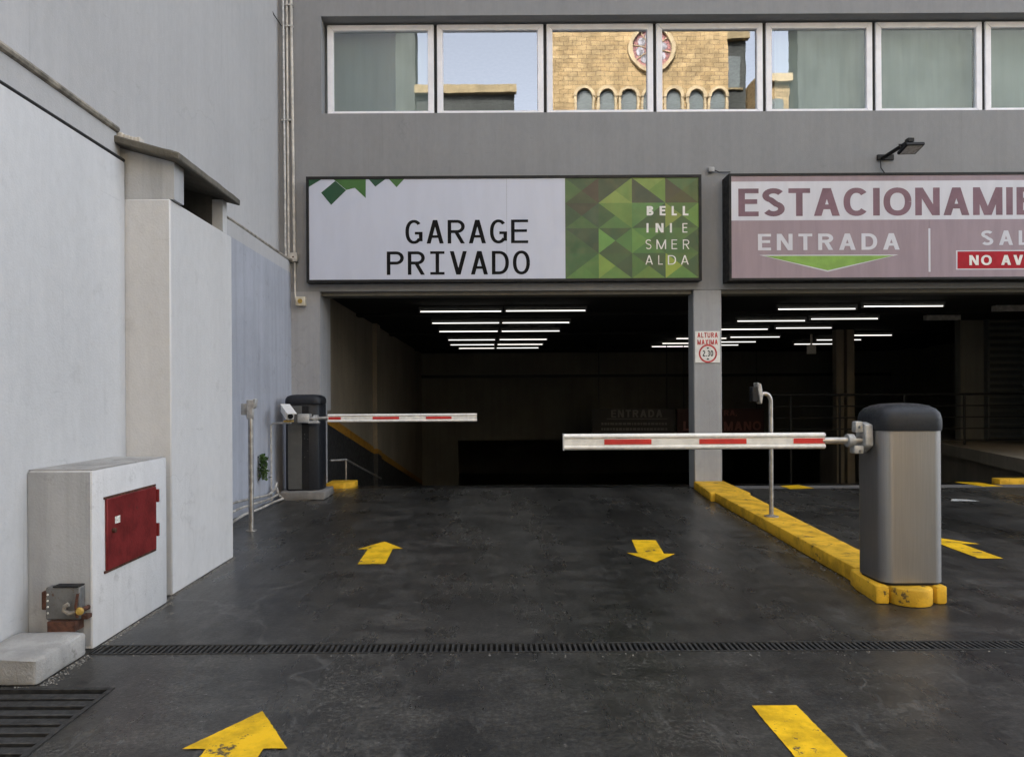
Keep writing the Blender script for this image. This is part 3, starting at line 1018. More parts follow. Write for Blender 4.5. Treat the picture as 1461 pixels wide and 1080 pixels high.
MB().loft([[(x, 3.435 - d, z) for x, z in disc(-2.022, .215, r_)] for d, r_ in ((0, .009), (.006, .017), (.014, .020), (.022, .015), (.025, .005))], True).build('valve_knob', 'brass_yellow', vb)
MB().tube([(-2.022, 3.495, .215), (-2.022, 3.43, .215)], .012, 8).build('valve_stem', 'rust', vb)

st = B(-2.324, -1.995, 3.056, 3.43, 0, .113).build('concrete_step', 'rough_concrete', None, .014, 2, None, .0035)
tag(st, 'low worn whitewashed concrete step against the cabinet', 'step')

# cables and pipes along the left side
def pipe(name, pts, r, mat, label, cat, n=8, grp=None):
    mb = MB(); mb.tube(pts, r, n)
    return tag(mb.build(name, mat), label, cat, grp)


pipe('conduit', [(-2.352, -1.2, 2.945), (-2.35, 2.0, 2.94), (-2.347, 3.0, 2.944), (-2.35, 4.40, 2.938)], .021, 'old_pipe', 'weathered conduit running along the parapet above the white boundary wall', 'pipe')
pipe('conduit', [(-2.715, 5.56, 3.07), (-2.715, 7.4, 3.10), (-2.71, 9.3, 3.09), (-2.66, 9.35, 3.08)], .022, 'old_pipe', 'cream conduit along the ledge above the bluish wall', 'pipe')
pipe('cable', [(-2.335, -1.2, 2.757), (-2.331, 1.5, 2.759), (-2.336, 3.2, 2.756), (-2.332, 4.44, 2.757)], .012, 'rubber', 'black cable lying along the top of the white boundary wall', 'cable')
pts = [(-2.6, 5.6), (-2.62, 6.5), (-2.60, 7.4), (-2.63, 8.1)]
for k, (off, z, lab) in enumerate(((0, .16, 'pale pipe along the foot of the bluish wall, topmost of three'), (.05, .095, 'pale pipe along the foot of the bluish wall, middle of three'), (.11, .03, 'pale pipe lying on the asphalt below the bluish wall'))):
    pipe('ground_pipe', [(-2.655 + off, 5.52, z - .02), (-2.665 + off, 6.1, z - .012), (-2.645 + off, 6.7, z + .012), (-2.655 + off * .8, 7.2, z + .02), (-2.645 + off * .9, 7.7, z * .8 + .02), (-2.64 + off * .6, 8.2, z * .6 + .015), (-2.62 + off * .9, 8.40, z * .8 + .02), (-2.63, 8.52, z + .06)], .013, 'old_cream', lab, 'pipe', 8, 'pipes along the bluish wall')

# small plant in the wall
pl = thing('wall_plant', 'small green weed sprouting from the bluish wall', 'plant', (-2.69, 8.05, .36))
rnd = random.Random(4)
lf = MB()
for k in range(260):
    tt = rnd.random()
    c = Vector((-2.66 + rnd.uniform(-.02, .05), 8.05 + rnd.uniform(-.06, .06) * (1.05 - tt), .31 + tt * .27))
    d = Vector((rnd.uniform(-.3, 1), rnd.uniform(-1, 1), rnd.uniform(-.3, 1))).normalized()
    s_ = d.cross(Vector((rnd.uniform(-1, 1), rnd.uniform(-1, 1), rnd.uniform(-1, 1)))).normalized()
    L = rnd.uniform(.03, .06)
    lf.add([c, c + d * L * .5 + s_ * L * .28, c + d * L, c + d * L * .5 - s_ * L * .28], [(0, 1, 2, 3)])
lf.build('foliage', 'leaf', pl)
MB().tube([(-2.695, 8.05, .30), (-2.66, 8.05, .40), (-2.645, 8.06, .58)], [.005, .004, .002], 6).build('stem', 'rust', pl)

# conduits in the corner of the garage front
YC = YF - .035
pipe('conduit', [P(403, -60, YC - .02), P(407.5, 372, YC - .02)], .016, 'galvanised', 'thin grey conduit rising in the corner, against the tall side wall', 'pipe', 10)
pipe('conduit', [P(408.5, -60, YC), P(412, 372, YC)], .016, 'conduit_cream', 'pale conduit rising in the corner, middle of three', 'pipe', 10)
pipe('conduit', [P(414.5, -60, YC), P(420, 362, YC)], .019, 'conduit_cream', 'pale conduit dropping straight into the square junction box', 'pipe', 10)
pipe('conduit', [P(420.5, 375, YC), P(421, 420, YC), P(422, 428, YC), P(425, 431, YC)], .014, 'conduit_cream', 'pale conduit below the square junction box', 'pipe', 10)
pipe('cable', [P(376, -8, 9.0), P(391, 22, 9.2), P(402, 38, YC - .04)], .007, 'rubber', 'thin black cable strung to the corner conduits', 'cable')
for yy in (38, 172, 8):
    a, b = P(402, yy, YC), P(418, yy, YC)
    B(a.x, b.x, YC - .022, YC + .03, a.z - .01, a.z + .01).build('pipe_clip', 'galvanised', gb)
jb = thing('junction_box', 'square cream junction box on the corner conduit', 'box', P(420, 374, YF - .03))
a, b = P(414.5, 374.5, YF), P(426, 362, YF)
B(a.x, b.x, YF - .07, YF - .0005, a.z, b.z).build('body', 'conduit_cream', jb, .006, 1)
c = (a + b) / 2
MB().tube([(c.x, YF - .074, c.z), (c.x, YF - .0705, c.z)], .012, 8).build('screw', 'rust', jb)
jb = thing('alarm_box', 'cream box with round sounder under the end of the private garage sign', 'box', P(430, 437, YF - .03))
a, b = P(424, 437.5, YF), P(437.5, 424.5, YF)
B(a.x, b.x, YF - .09, YF - .0005, a.z, b.z).build('body', 'cream_plastic', jb, .012, 2)
c = (a + b) / 2
MB().tube([(c.x, YF - .097, c.z), (c.x, YF - .0905, c.z)], .032, 14).build('sounder', 'brass_yellow', jb)

# ================================================================== SIGNS
Y1 = 9.26
s1 = thing('private_garage_sign', 'long white and green sign reading GARAGE PRIVADO over the garage entrance', 'sign', P(718, 403, Y1))
a, b = P(437.5, 403.5, Y1), P(1000.5, 249.5, Y1)
fw = .035
X0, X1, Z0, Z1 = a.x, b.x, a.z, b.z
B(X0, X1, Y1 + .012, YF - .0005, Z0, Z1).build('casing', 'black_metal', s1)
B(X0, X1, Y1 - .008, Y1 + .0115, Z1 - fw, Z1).build('frame_bar', 'black_metal', s1)
B(X0, X1, Y1 - .008, Y1 + .0115, Z0, Z0 + fw).build('frame_bar', 'black_metal', s1)
B(X0, X0 + fw, Y1 - .008, Y1 + .0115, Z0 + fw + .0005, Z1 - fw - .0005).build('frame_bar', 'black_metal', s1)
B(X1 - fw, X1, Y1 - .008, Y1 + .0115, Z0 + fw + .0005, Z1 - fw - .0005).build('frame_bar', 'black_metal', s1)
xs = P(806.5, 325, Y1).x
fx0, fx1, fz0, fz1 = X0 + fw, X1 - fw, Z0 + fw, Z1 - fw
seam = P(723, 325, Y1).x
B(fx0 + .001, seam - .001, Y1 + .002, Y1 + .0118, fz0 + .001, fz1 - .001).build('white_panel', 'white_sign', s1)
B(seam + .001, xs - .0005, Y1 + .002, Y1 + .0118, fz0 + .001, fz1 - .001).build('white_panel', 'white_sign', s1)
GRN = [[[(70, 95, 60), (84, 70, 56), (76, 86, 56), (82, 112, 60)], [(70, 84, 60), (126, 150, 70), (150, 165, 76), (70, 84, 60)],
        [(142, 162, 75), (120, 150, 65), (74, 84, 66), (72, 82, 64)], [(82, 112, 66), (86, 106, 56), (82, 80, 52), (80, 76, 58)]],
       [[(76, 74, 56), (64, 90, 66), (76, 112, 60), (68, 92, 60)], [(116, 146, 66), (114, 145, 64), (90, 132, 66), (70, 100, 60)],
        [(95, 145, 76), (70, 95, 60), (72, 98, 62), (95, 140, 74)], [(90, 122, 60), (116, 156, 66), (76, 106, 60), (150, 160, 70)]],
       [[(60, 85, 60), (58, 82, 58), (70, 102, 60), (70, 100, 60)], [(65, 95, 60), (85, 132, 66), (70, 94, 60), (116, 166, 76)],
        [(95, 142, 66), (75, 110, 60), (85, 132, 66), (112, 156, 70)], [(86, 126, 66), (65, 95, 60), (76, 116, 60), (80, 120, 66)]],
       [[(65, 106, 60), (85, 130, 60), (90, 136, 60), (66, 106, 60)], [(70, 100, 60), (65, 90, 60), (106, 146, 66), (140, 166, 66)],
        [(70, 100, 60), (65, 95, 60), (110, 142, 60), (85, 126, 60)], [(86, 120, 60), (66, 95, 60), (100, 146, 66), (166, 176, 60)]]]
art = MB(); art.flatprint = True
mats = []
ya = Y1 + .004
for r_ in range(4):
    for c_ in range(4):
        xa, xb = xs + (fx1 - xs) * c_ / 4, xs + (fx1 - xs) * (c_ + 1) / 4
        zb, za = fz1 - (fz1 - fz0) * r_ / 4, fz1 - (fz1 - fz0) * (r_ + 1) / 4
        ce = ((xa + xb) / 2, ya, (za + zb) / 2)
        tl, tr_, bl, br_ = (xa, ya, zb), (xb, ya, zb), (xa, ya, za), (xb, ya, za)
        for tri, colr in zip(((tr_, tl, ce), (br_, tr_, ce), (bl, br_, ce), (tl, bl, ce)), GRN[r_][c_]):
            k_ = flat(colr)
            if k_ not in mats:
                mats.append(k_)
            art.add(list(tri), [(0, 1, 2)], False, mats.index(k_))
art.build('green_artwork', None, s1, mats=mats)
yp = Y1 + .0005
dec = MB(); dec.flatprint = True
z2 = .3888
def zz(pts):
    return [(420 + x * z2, y * z2) for x, y in pts]
for mi_, pts in ((0, [(48, 655), (106, 655), (48, 690)]), (0, [(98, 708), (150, 665), (190, 699), (135, 753)]), (1, [(150, 664), (136, 654), (262, 654), (262, 728), (222, 690), (191, 698)]),
                 (0, [(270, 655), (338, 655), (297, 686)]), (1, [(344, 655), (405, 655), (375, 688)])):
    dec.quad(poly_px(zz(pts), yp), mi_)
dec.build('corner_motif', None, s1, mats=[flat((30, 84, 52)), flat((70, 120, 48))])
tx = MB()
text_px(tx, 'GARAGE', 578.5, 753.5, 313.5, 348, yp, weight=.125, gap=.14, mono=True)
text_px(tx, 'PRIVADO', 552, 756, 358, 392.5, yp, weight=.125, gap=.14, mono=True)
tx.build('lettering', 'sign_ink', s1)
z6 = .1574
tx = MB()
for row, y0_, y1_ in (([('B', 780, 840, .22), ('E', 897, 950, .22), ('L', 1006, 1052, .22), ('L', 1106, 1157, .22)], 345, 430),
                      ([('I', 778, 796, 1), ('N', 860, 932, .2), ('I', 990, 1008, 1), ('E', 1104, 1148, .12)], 500, 585),
                      ([('S', 770, 822, .1), ('M', 868, 955, .1), ('E', 1005, 1055, .1), ('R', 1108, 1165, .1)], 648, 735),
                      ([('A', 768, 835, .1), ('L', 885, 925, .1), ('D', 972, 1045, .1), ('A', 1090, 1160, .1)], 790, 875)):
    for ch, xa, xb, wt in row:
        if wt == 1:
            li = MB(); li.flatprint = True
            li.quad(poly_px([(800 + x * z6, 240 + y * z6) for x, y in ((xa, y1_), (xb, y1_), (xb, y0_), (xa, y0_))], yp)); tx.letters.append(li)
        else:
            text_px(tx, ch, 800 + xa * z6, 800 + xb * z6, 240 + y0_ * z6, 240 + y1_ * z6, yp, weight=wt)
tx.flatprint = True
tx.build('name_lettering', 'white_enamel', s1)

Y2 = 9.14
s2 = thing('parking_sign', 'faded mauve sign reading ESTACIONAMIENTO with a green arrowhead over the parking entrance', 'sign', P(1326, 399, Y2))
a, b = P(1040.5, 400.5, Y2), P(1614, 245, Y2)
X0, X1, Z0, Z1 = a.x, b.x, a.z, b.z
fw = .03
B(X0, X1, Y2 + .012, YF - .0005, Z0, Z1).build('casing', 'black_metal', s2)
B(X0, X1, Y2 - .008, Y2 + .0115, Z1 - fw, Z1).build('frame_bar', 'black_metal', s2)
B(X0, X1, Y2 - .008, Y2 + .0115, Z0, Z0 + fw).build('frame_bar', 'black_metal', s2)
for x in (X0, X1 - fw):
    B(x, x + fw, Y2 - .008, Y2 + .0115, Z0 + fw + .0005, Z1 - fw - .0005).build('frame_bar', 'black_metal', s2)
fx0, fx1, fz0, fz1 = X0 + fw, X1 - fw, Z0 + fw, Z1 - fw
sm = P(1326, 300, Y2).x
for xa, xb in ((fx0 + .001, sm - .001), (sm + .001, fx1 - .001)):
    B(xa, xb, Y2 + .003, Y2 + .0118, fz0 + .001, fz1 - .001).build('mauve_panel', 'mauve_sign', s2)
yp = Y2 + .002
u0, u1 = P(1044, 315, Y2).z, P(1044, 259.5, Y2).z
bn = MB(); bn.quad([(fx0 + .002, yp, u0), (fx1 - .002, yp, u0), (fx1 - .002, yp, u1), (fx0 + .002, yp, u1)]); bn.flatprint = True
bn.build('white_band', 'pale_band', s2)
tx = MB(); text_px(tx, 'ESTACIONAMIENTO', 1053.5, 1601, 266.5, 309, Y2 + .001, weight=.19, gap=.105)
tx.build('title_lettering', 'mauve_letters', s2)
tx = MB()
text_px(tx, 'ENTRADA', 1081.5, 1283.5, 333, 357.5, Y2 + .001, weight=.18, gap=.26)
text_px(tx, 'SALIDA', 1400, 1536, 328.5, 350, Y2 + .001, weight=.18, gap=.30)
a, b = P(1325, 388, Y2), P(1327.5, 326, Y2)
tx.quad([(a.x, yp, a.z), (b.x, yp, a.z), (b.x, yp, b.z), (a.x, yp, b.z)])
tx.quad(poly_px([(1083, 364), (1282, 363.5), (1181, 388)], yp))
tx.quad(poly_px([(1364, 385), (1560, 384), (1560, 356.5), (1364, 357.5)], yp))
tx.flatprint = True
tx.build('white_trim', 'pale_band', s2)
gt = MB(); gt.flatprint = True
gt.quad(poly_px([(1090, 365.3), (1275, 364.8), (1181, 386)], Y2 + .001)); gt.build('green_arrowhead', 'sign_green', s2)
gt = MB(); gt.flatprint = True
gt.quad(poly_px([(1366, 383.5), (1558, 382.5), (1558, 358), (1366, 359)], Y2 + .001)); gt.build('red_label', 'sign_red', s2)
tx = MB(); text_px(tx, 'NO AVANZAR', 1383, 1543, 363.5, 378.5, Y2 + .0, weight=.2, gap=.18); tx.build('label_lettering', 'white_enamel', s2)
jb = MB(); q = P(1013.5, 244, YF)
jb.box(q.x - .04, q.x + .04, YF - .06, YF - .0005, q.z - .03, q.z + .035)
tag(jb.build('cable_box', 'bare_cement_and_shade', bevel=.01), 'small grey cable box between the two long signs', 'box')
pipe('cable', [q + Vector((.04, -.03, 0)), P(1026, 246, YF - .02), P(1042, 246, YF - .03)], .008, 'rubber', 'short black cable from the small box to the mauve sign', 'cable')

# height notice on the pillar
YN = YF - .012
hn = thing('height_notice', 'white notice ALTURA MAXIMA with red circle 2.30 on the pillar', 'sign', P(1010, 518, YN))
a, b = P(992, 517.5, YN), P(1027, 472.5, YN)
B(a.x, b.x, YN, YF - .0005, a.z, b.z).build('plate', 'white_enamel', hn)
tx = MB()
text_px(tx, 'ALTURA', 995, 1024, 474.5, 482, YN - .0015, weight=.2, gap=.16)
text_px(tx, 'MAXIMA', 995, 1024, 484.5, 492, YN - .0015, weight=.2, gap=.16)
c = P(1010, 504.5, YN - .0015)
v, f = ribbon([(c.x + .112 * math.cos(2 * math.pi * k / 32), c.z + .112 * math.sin(2 * math.pi * k / 32)) for k in range(33)], .022)
tx.add([(x, c.y, z) for x, z in v], f)
tx.build('red_print', 'notice_red', hn)
tx = MB(); text_px(tx, '2.30', 1002.5, 1017.5, 500, 508.5, YN - .0015, weight=.18, gap=.14)
for s_ in (-1, 1):
    zc = c.z + s_ * .066
    tx.quad([(c.x - .02, c.y, zc + s_ * .016), (c.x + .02, c.y, zc + s_ * .016), (c.x, c.y, zc - s_ * .008)])
tx.build('black_print', 'sign_ink', hn)

# floodlight on the wall
fl_ = thing('wall_floodlight', 'black floodlight on an angled arm above the mauve parking sign', 'lamp', P(1263, 226, YF))
YL = YF
a, b = P(1250.5, 229.5, YL), P(1274, 221.5, YL)
B(a.x, b.x, YL - .03, YL - .0005, a.z, b.z).build('wall_plate', 'black_metal', fl_, .004, 1)
MB().tube([P(1259, 226, YL - .03), P(1297, 202, YL - .55)], .026, 8).build('arm', 'black_metal', fl_)
MB().tube([P(1256, 228, YL - .03), P(1257, 240, YL - .02), P(1262, 247, YL - .03)], .007, 6).build('cord', 'rubber', fl_)
h0 = Vector(P(1300, 214, YL - .60))
hd = MB()
ux, uy = Vector((1, 0, .02)).normalized(), Vector((.02, -1, .27)).normalized()
uz = -ux.cross(uy).normalized()
def hp(i, j, k):
    return h0 + ux * i + uy * j + uz * k
def hbox(mb, i0, i1, j0, j1, k0, k1):
    v = [hp(i, j, k) for k in (k0, k1) for i, j in ((i0, j0), (i1, j0), (i1, j1), (i0, j1))]
    mb.add(v, [(3, 2, 1, 0), (4, 5, 6, 7), (0, 1, 5, 4), (1, 2, 6, 5), (2, 3, 7, 6), (3, 0, 4, 7)])
hbox(hd, -.115, .115, -.105, .105, 0, .04)
hd.build('head', 'black_metal', fl_, .006, 1)
gg = MB(); hbox(gg, -.092, .092, -.083, .083, -.004, -.0003); gg.build('lens', 'lamp_glass', fl_)
yk = MB(); yk.tube([hp(-.12, -.0, .03), hp(-.12, -.03, .10), hp(.12, -.03, .10), hp(.12, 0, .03)], .008, 6)
yk.build('yoke', 'black_metal', fl_)
q = P(1297, 202, YL - .55)
B(q.x - .04, q.x + .04, q.y - .05, q.y + .03, q.z - .02, q.z + .03).build('arm_end', 'black_metal', fl_, .005, 1)

# ================================================================== KERB ISLAND
KH = .11
ki = thing('kerb_island', 'long yellow painted kerb island running from the pillar to the steel barrier', 'kerb', (2.6, 6.5, 0))
MB().prism([(2.385, 4.62), (2.655, 4.62), (2.97, 8.24), (2.605, 8.24)], 0, KH).build('kerb', 'yellow_kerb', ki, .014, 2, None, .0009)
MB().prism([(2.555, 8.245), (3.03, 8.245), (3.09, 9.39), (2.685, 9.39)], 0, KH - .004).build('pillar_block', 'yellow_kerb', ki, .014, 2, None, .0009)
MB().prism([(2.345, 4.615), (2.318, 4.50), (2.285, 4.19), (2.36, 4.175), (2.372, 4.30), (2.62, 4.30), (2.635, 4.165), (2.70, 4.17), (2.73, 4.615)], 0, KH - .002).build('end_block', 'yellow_kerb', ki, .012, 2, None, .0009)
ns = [(2.375, 4.295), (2.375, 4.20)] + [(2.495 + .12 * math.cos(R(a_)), 4.195 + .095 * math.sin(R(a_))) for a_ in range(190, 351, 16)] + [(2.615, 4.20), (2.615, 4.295)]
MB().prism(ns, 0, KH - .006).build('rounded_nose', 'yellow_kerb', ki, .012, 2, None, .0009)

# ================================================================== BARRIERS
def arm_profile(y, z):
    pts = []
    for cz in (.031,):
        pass
    hw_, r_ = .024, .0165
    up = [(y + hw_ * math.cos(R(a_)), z + .0335 + r_ * math.sin(R(a_))) for a_ in range(-60, 241, 25)]
    lo = [(y + hw_ * math.cos(R(a_)), z - .0335 + r_ * math.sin(R(a_))) for a_ in range(120, 421, 25)]
    return up + [(y - .015, z + .017), (y - .015, z - .017)] + lo + [(y + .015, z - .017), (y + .015, z + .017)]


def barrier_arm(root, x0, x1, y, z, reds, label=None):
    arm = MB().prism_x(arm_profile(y, z), x0, x1).build('arm', 'arm_white', root)
    for ra, rb_ in reds:
        B(ra, rb_, y - .0185, y - .0152, z - .0155, z + .0155).build('red_strip', 'red_reflector', arm)
        B(ra, rb_, y + .0152, y + .0185, z - .0155, z + .0155).build('red_strip', 'red_reflector', arm)
    B(x0 - .004 if x0 < x1 else x0, x0 - .0003, y - .026, y + .026, z - .051, z + .051).build('end_plate', 'arm_white', arm)
    return arm


CXa, CXb, CYa, CYb = 2.333, 2.712, 4.195, 4.52
rbq = thing('barrier_gate', 'brushed steel barrier post with dark cap and red striped white arm on kerb', 'barrier', (2.47, 4.35, KH))
foot = rrect(CXa, CXb, CYa, CYb, .07, 7)
MB().prism(foot, KH + .012, 1.03, True).build('cabinet', 'stainless', rbq)
MB().prism(rrect(CXa + .01, CXb - .01, CYa + .01, CYb - .01, .065), KH - .004, KH + .0115).build('base_plate', 'black_metal', rbq)
secs = []
for ins, z in ((-.006, 1.031), (-.009, 1.06), (-.008, 1.10), (.0, 1.135), (.018, 1.160), (.05, 1.178), (.095, 1.188), (.15, 1.191)):
    secs.append([(x, y, z + (.006 * math.sin((x - CXa) * 7) if z > 1.12 else 0)) for x, y in rrect(CXa + ins, CXb - ins, CYa + ins, CYb - ins, max(.012, .074 - ins * .4), 7)])
MB().loft(secs, True).build('cap', 'dark_plastic', rbq)
AY, AZ = 4.33, .968
barrier_arm(rbq, .437, 2.045, AY, AZ, [(.685, .975), (1.27, 1.56), (1.85, 2.043)])
hub = MB().tube([(2.03, AY, AZ), (2.333, AY, AZ)], .021, 14).build('arm_pipe', 'pipe_steel', rbq)
MB().tube([(2.185, AY, AZ), (2.225, AY, AZ)], .040, 16).build('clamp', 'cast_grey', rbq)
fg = MB(); fg.prism_x([(AY + a_, AZ + b_) for a_, b_ in ((-.05, -.03), (.04, -.085), (.07, -.05), (.07, .05), (.03, .115), (-.045, .10))], 2.275, 2.327)
fg.build('hub_flange', 'cast_grey', rbq, .01, 2)
fg = MB(); fg.prism_x([(AY - .03, AZ + .05), (AY + .03, AZ + .05), (AY + .025, AZ + .118), (AY - .025, AZ + .118)], 2.228, 2.2745)
fg.build('clamp_jaw', 'cast_grey', rbq, .008, 2)
fg = MB(); fg.prism_x([(AY - .035, AZ - .08), (AY + .03, AZ - .08), (AY + .03, AZ - .03), (AY - .035, AZ - .03)], 2.215, 2.2745)
fg.build('clamp_jaw', 'cast_grey', rbq, .008, 2)
for y_, z_ in ((-.035, .085), (-.03, -.062)):
    MB().tube([(2.25, AY + y_ - .02, AZ + z_), (2.25, AY + y_ + .01, AZ + z_)], .008, 6).build('bolt', 'pipe_steel', rbq)

# dark barrier by the bluish wall
lb = thing('barrier_gate', 'dark grey and black barrier post with white arm beside the bluish wall', 'barrier', (-2.33, 8.8, .1))
La, Lb_, Lc, Ld = -2.565, -2.125, 8.62, 8.98
oct_ = [(La, Lc + .06), (La + .035, Lc), (Lb_ - .13, Lc), (Lb_ - .03, Lc + .05), (Lb_, Lc + .12), (Lb_, Ld - .05), (Lb_ - .05, Ld), (La + .05, Ld), (La, Ld - .05)]
MB().prism(oct_, .105, 1.17).build('cabinet', 'dark_plastic', lb, .012, 2)
B(La + .045, La + .215, Lc - .009, Lc - .0005, .125, 1.15).build('grey_panel', 'grey_cabinet', lb, .003, 1)
B(La + .222, Lb_ - .135, Lc - .006, Lc - .0005, .125, 1.15).build('black_panel', 'black_metal', lb, .002, 1)
for dx_, z in ((.25, .80), (.29, .74), (.29, .60), (.25, .52), (.25, .75)):
    MB().tube([(La + dx_, Lc - .009, z), (La + dx_, Lc - .0055, z)], .005, 8).build('screw', 'grey_cabinet', lb)
secs = []
for ins, z in ((-.006, 1.171), (-.010, 1.20), (-.006, 1.235), (.012, 1.265), (.05, 1.283), (.11, 1.291)):
    secs.append([(x, y, z) for x, y in rrect(La + ins, Lb_ - ins, Lc + ins, Ld - ins, max(.015, .085 - ins * .4), 7)])
MB().loft(secs, True).build('cap', 'dark_plastic', lb)
AY2, AZ2 = 8.50, 1.0
barrier_arm(lb, -.192, -2.0, AY2, AZ2, [(-1.99, -1.84), (-1.455, -1.135), (-.81, -.50)])
MB().tube([(-2.0, AY2, AZ2), (-2.30, AY2, AZ2)], .023, 12).build('arm_pipe', 'pipe_steel', lb)
fg = MB(); fg.box(-2.36, -2.22, AY2 - .045, Lc - .0095, AZ2 - .055, AZ2 + .055); fg.build('hub', 'cast_grey', lb, .014, 2)
fg = MB(); fg.box(-2.235, -2.10, AY2 - .04, AY2 + .04, AZ2 - .065, AZ2 - .03); fg.build('clamp_jaw', 'cast_grey', lb, .012, 2)
MB().tube([(-2.17, AY2, AZ2), (-2.12, AY2, AZ2)], .042, 14).build('clamp', 'cast_grey', lb)
pbm = MB(); pbm.prism([(-2.61, 8.56), (-2.33, 8.54), (-2.06, 8.57), (-2.07, 9.1), (-2.61, 9.1)], 0, .1045)
tag(pbm.build('barrier_plinth', 'dirty_concrete', None, .018, 2, None, .005), 'rough concrete plinth under the dark barrier post', 'plinth')

# CCTV camera on wall bracket
cc = thing('security_camera', 'white box security camera on a thin bracket in front of dark barrier', 'camera', (-2.44, 8.34, .93))
MB().tube([(-2.665, 8.42, .02), (-2.665, 8.42, .92), (-2.64, 8.42, .945), (-2.40, 8.33, .955)], .013, 8).build('bracket', 'galvanised', cc)
body = MB()
ca, cbv = Vector((-2.50, 8.42, 1.125)), Vector((-2.375, 8.22, 1.035))
dd = (cbv - ca).normalized()
sv = dd.cross(Vector((0, 0, 1))).normalized()
uv = sv.cross(dd).normalized()
sec = lambda c_, w_, h_: [c_ + sv * a_ * w_ + uv * b_ * h_ for a_, b_ in ((-1, -1), (1, -1), (1, 1), (-1, 1))]
body.loft([sec(ca, .048, .045), sec(cbv, .048, .045)])
body.build('housing', 'white_enamel', cc, .008, 2)
hood = MB(); hood.loft([sec(ca + uv * .05, .056, .004), sec(cbv + uv * .05 + dd * .05, .056, .004)]); hood.build('sunshield', 'white_enamel', cc)
ln = MB(); ln.tube([cbv - dd * .001, cbv + dd * .012], .032, 14); ln.build('lens', 'black_metal', cc)
MB().tube([(-2.44, 8.33, 1.03), (-2.43, 8.33, .955)], .016, 8).build('mount', 'cream_plastic', cc)
fw_ = MB(); fw_.box(-2.47, -2.375, 8.27, 8.36, .965, .985); fw_.build('mount_plate', 'brass_yellow', cc)

# card reader posts
q = PZ(358.5, 757, 0)
rp1 = thing('reader_post', 'straight steel post with card reader beside the bluish wall', 'post', (q.x, q.y, 0))
MB().tube([(q.x, q.y, 0), (q.x, q.y, 1.06)], .024, 14).build('pole', 'pipe_steel', rp1)
MB().tube([(q.x, q.y, 0), (q.x, q.y, .008)], .05, 14).build('base_flange', 'pipe_steel', rp1)
B(q.x - .035, q.x + .03, q.y - .02, q.y + .02, 1.05, 1.235).build('head', 'galvanised', rp1, .008, 1)
B(q.x - .095, q.x - .0355, q.y - .0, q.y + .07, 1.09, 1.20).build('reader', 'cast_grey', rp1, .01, 2)
MB().prism_y([(q.x + .0305, 1.15), (q.x + .05, 1.16), (q.x + .06, 1.235), (q.x + .045, 1.245), (q.x + .0305, 1.235)], q.y - .03, q.y + .03).build('hood', 'galvanised', rp1, .004, 1)
q = PZ(1100.5, 737, KH)
rp2 = thing('reader_post', 'curved steel pipe post with card reader on the yellow kerb', 'post', (q.x, q.y, KH))
pts = [(q.x, q.y, KH), (q.x, q.y, .6), (q.x, q.y, 1.19)] + [(q.x - .055 + .055 * math.cos(R(a_)), q.y, 1.19 + .075 * math.sin(R(a_))) for a_ in range(15, 106, 15)] + [(q.x - .095, q.y, 1.255)]
MB().tube(pts, .0195, 14).build('pole', 'pipe_steel', rp2)
MB().loft([[(q.x + r_ * math.cos(2 * math.pi * k / 18), q.y + r_ * math.sin(2 * math.pi * k / 18), z) for k in range(18)] for r_, z in ((.065, KH), (.065, KH + .008), (.03, KH + .018), (.022, KH + .02))], True).build('base_flange', 'pipe_steel', rp2)
MB().prism_y([(q.x - .145, 1.37), (q.x - .105, 1.355), (q.x - .088, 1.25), (q.x - .10, 1.17), (q.x - .115, 1.17), (q.x - .125, 1.24)], q.y - .05, q.y + .05).build('reader', 'galvanised', rp2, .006, 1)
B(q.x - .185, q.x - .126, q.y - .04, q.y + .04, 1.19, 1.33).build('reader_back', 'dark_plastic', rp2, .006, 1)

# ================================================================== ACROSS THE STREET (seen mirrored in the windows)
YM = 9.612
YS = -18.0


def M(x, y):
    """where on the far side of the street the point mirrored at pixel x, y stands"""
    q_ = P(x, y, 2 * YM - YS)
    return q_.x, q_.z


ch = thing('stone_church', 'golden stone church front with rose window and arcade, mirrored in the window strip', 'church', (8, YS, 0))
xa, xb = M(783, 100)[0], M(1041, 100)[0]
B(xa, xb, YS - 6, YS, 0, 24).build('wall', 'golden_masonry', ch)
rc = M(930.5, 71)
rw = child_empty('rose_window', ch)
v, f = ribbon([(rc[0] + 1.17 * math.cos(2 * math.pi * k / 40), rc[1] + 1.17 * math.sin(2 * math.pi * k / 40)) for k in range(41)], .2)
rr_ = MB()
rr_.add([(x, YS + .22, z) for x, z in v], f); rr_.add([(x, YS + .001, z) for x, z in v], f)
n_ = len(v) // 2
for s_ in (0, 1):
    rr_.add([(v[2 * k + s_][0], yy, v[2 * k + s_][1]) for k in range(n_) for yy in (YS + .001, YS + .22)], [(2 * k, 2 * k + 1, 2 * k + 3, 2 * k + 2) for k in range(n_ - 1)])
rr_.build('stone_ring', 'pale_stone', rw)
gd = MB(); gd.prism_y(disc(rc[0], rc[1], 1.08, 40), YS + .002, YS + .03); gd.build('glazing', 'rose_red', rw)
for k in range(8):
    a_ = 2 * math.pi * k / 8 + .2
    ctr = (rc[0] + .66 * math.cos(a_), rc[1] + .66 * math.sin(a_))
    pt = MB(); pt.prism_y(disc(ctr[0], ctr[1], .215, 16), YS + .031, YS + .06); pt.build('petal', 'rose_pale', rw)
    sp_ = MB(); sp_.tube([(rc[0], YS + .07, rc[1]), (rc[0] + 1.08 * math.cos(a_ + .39), YS + .07, rc[1] + 1.08 * math.sin(a_ + .39))], .03, 6); sp_.build('spoke', 'pale_stone', rw)
MB().prism_y(disc(rc[0], rc[1], .28, 16), YS + .06, YS + .12).build('hub', 'rose_pale', rw)
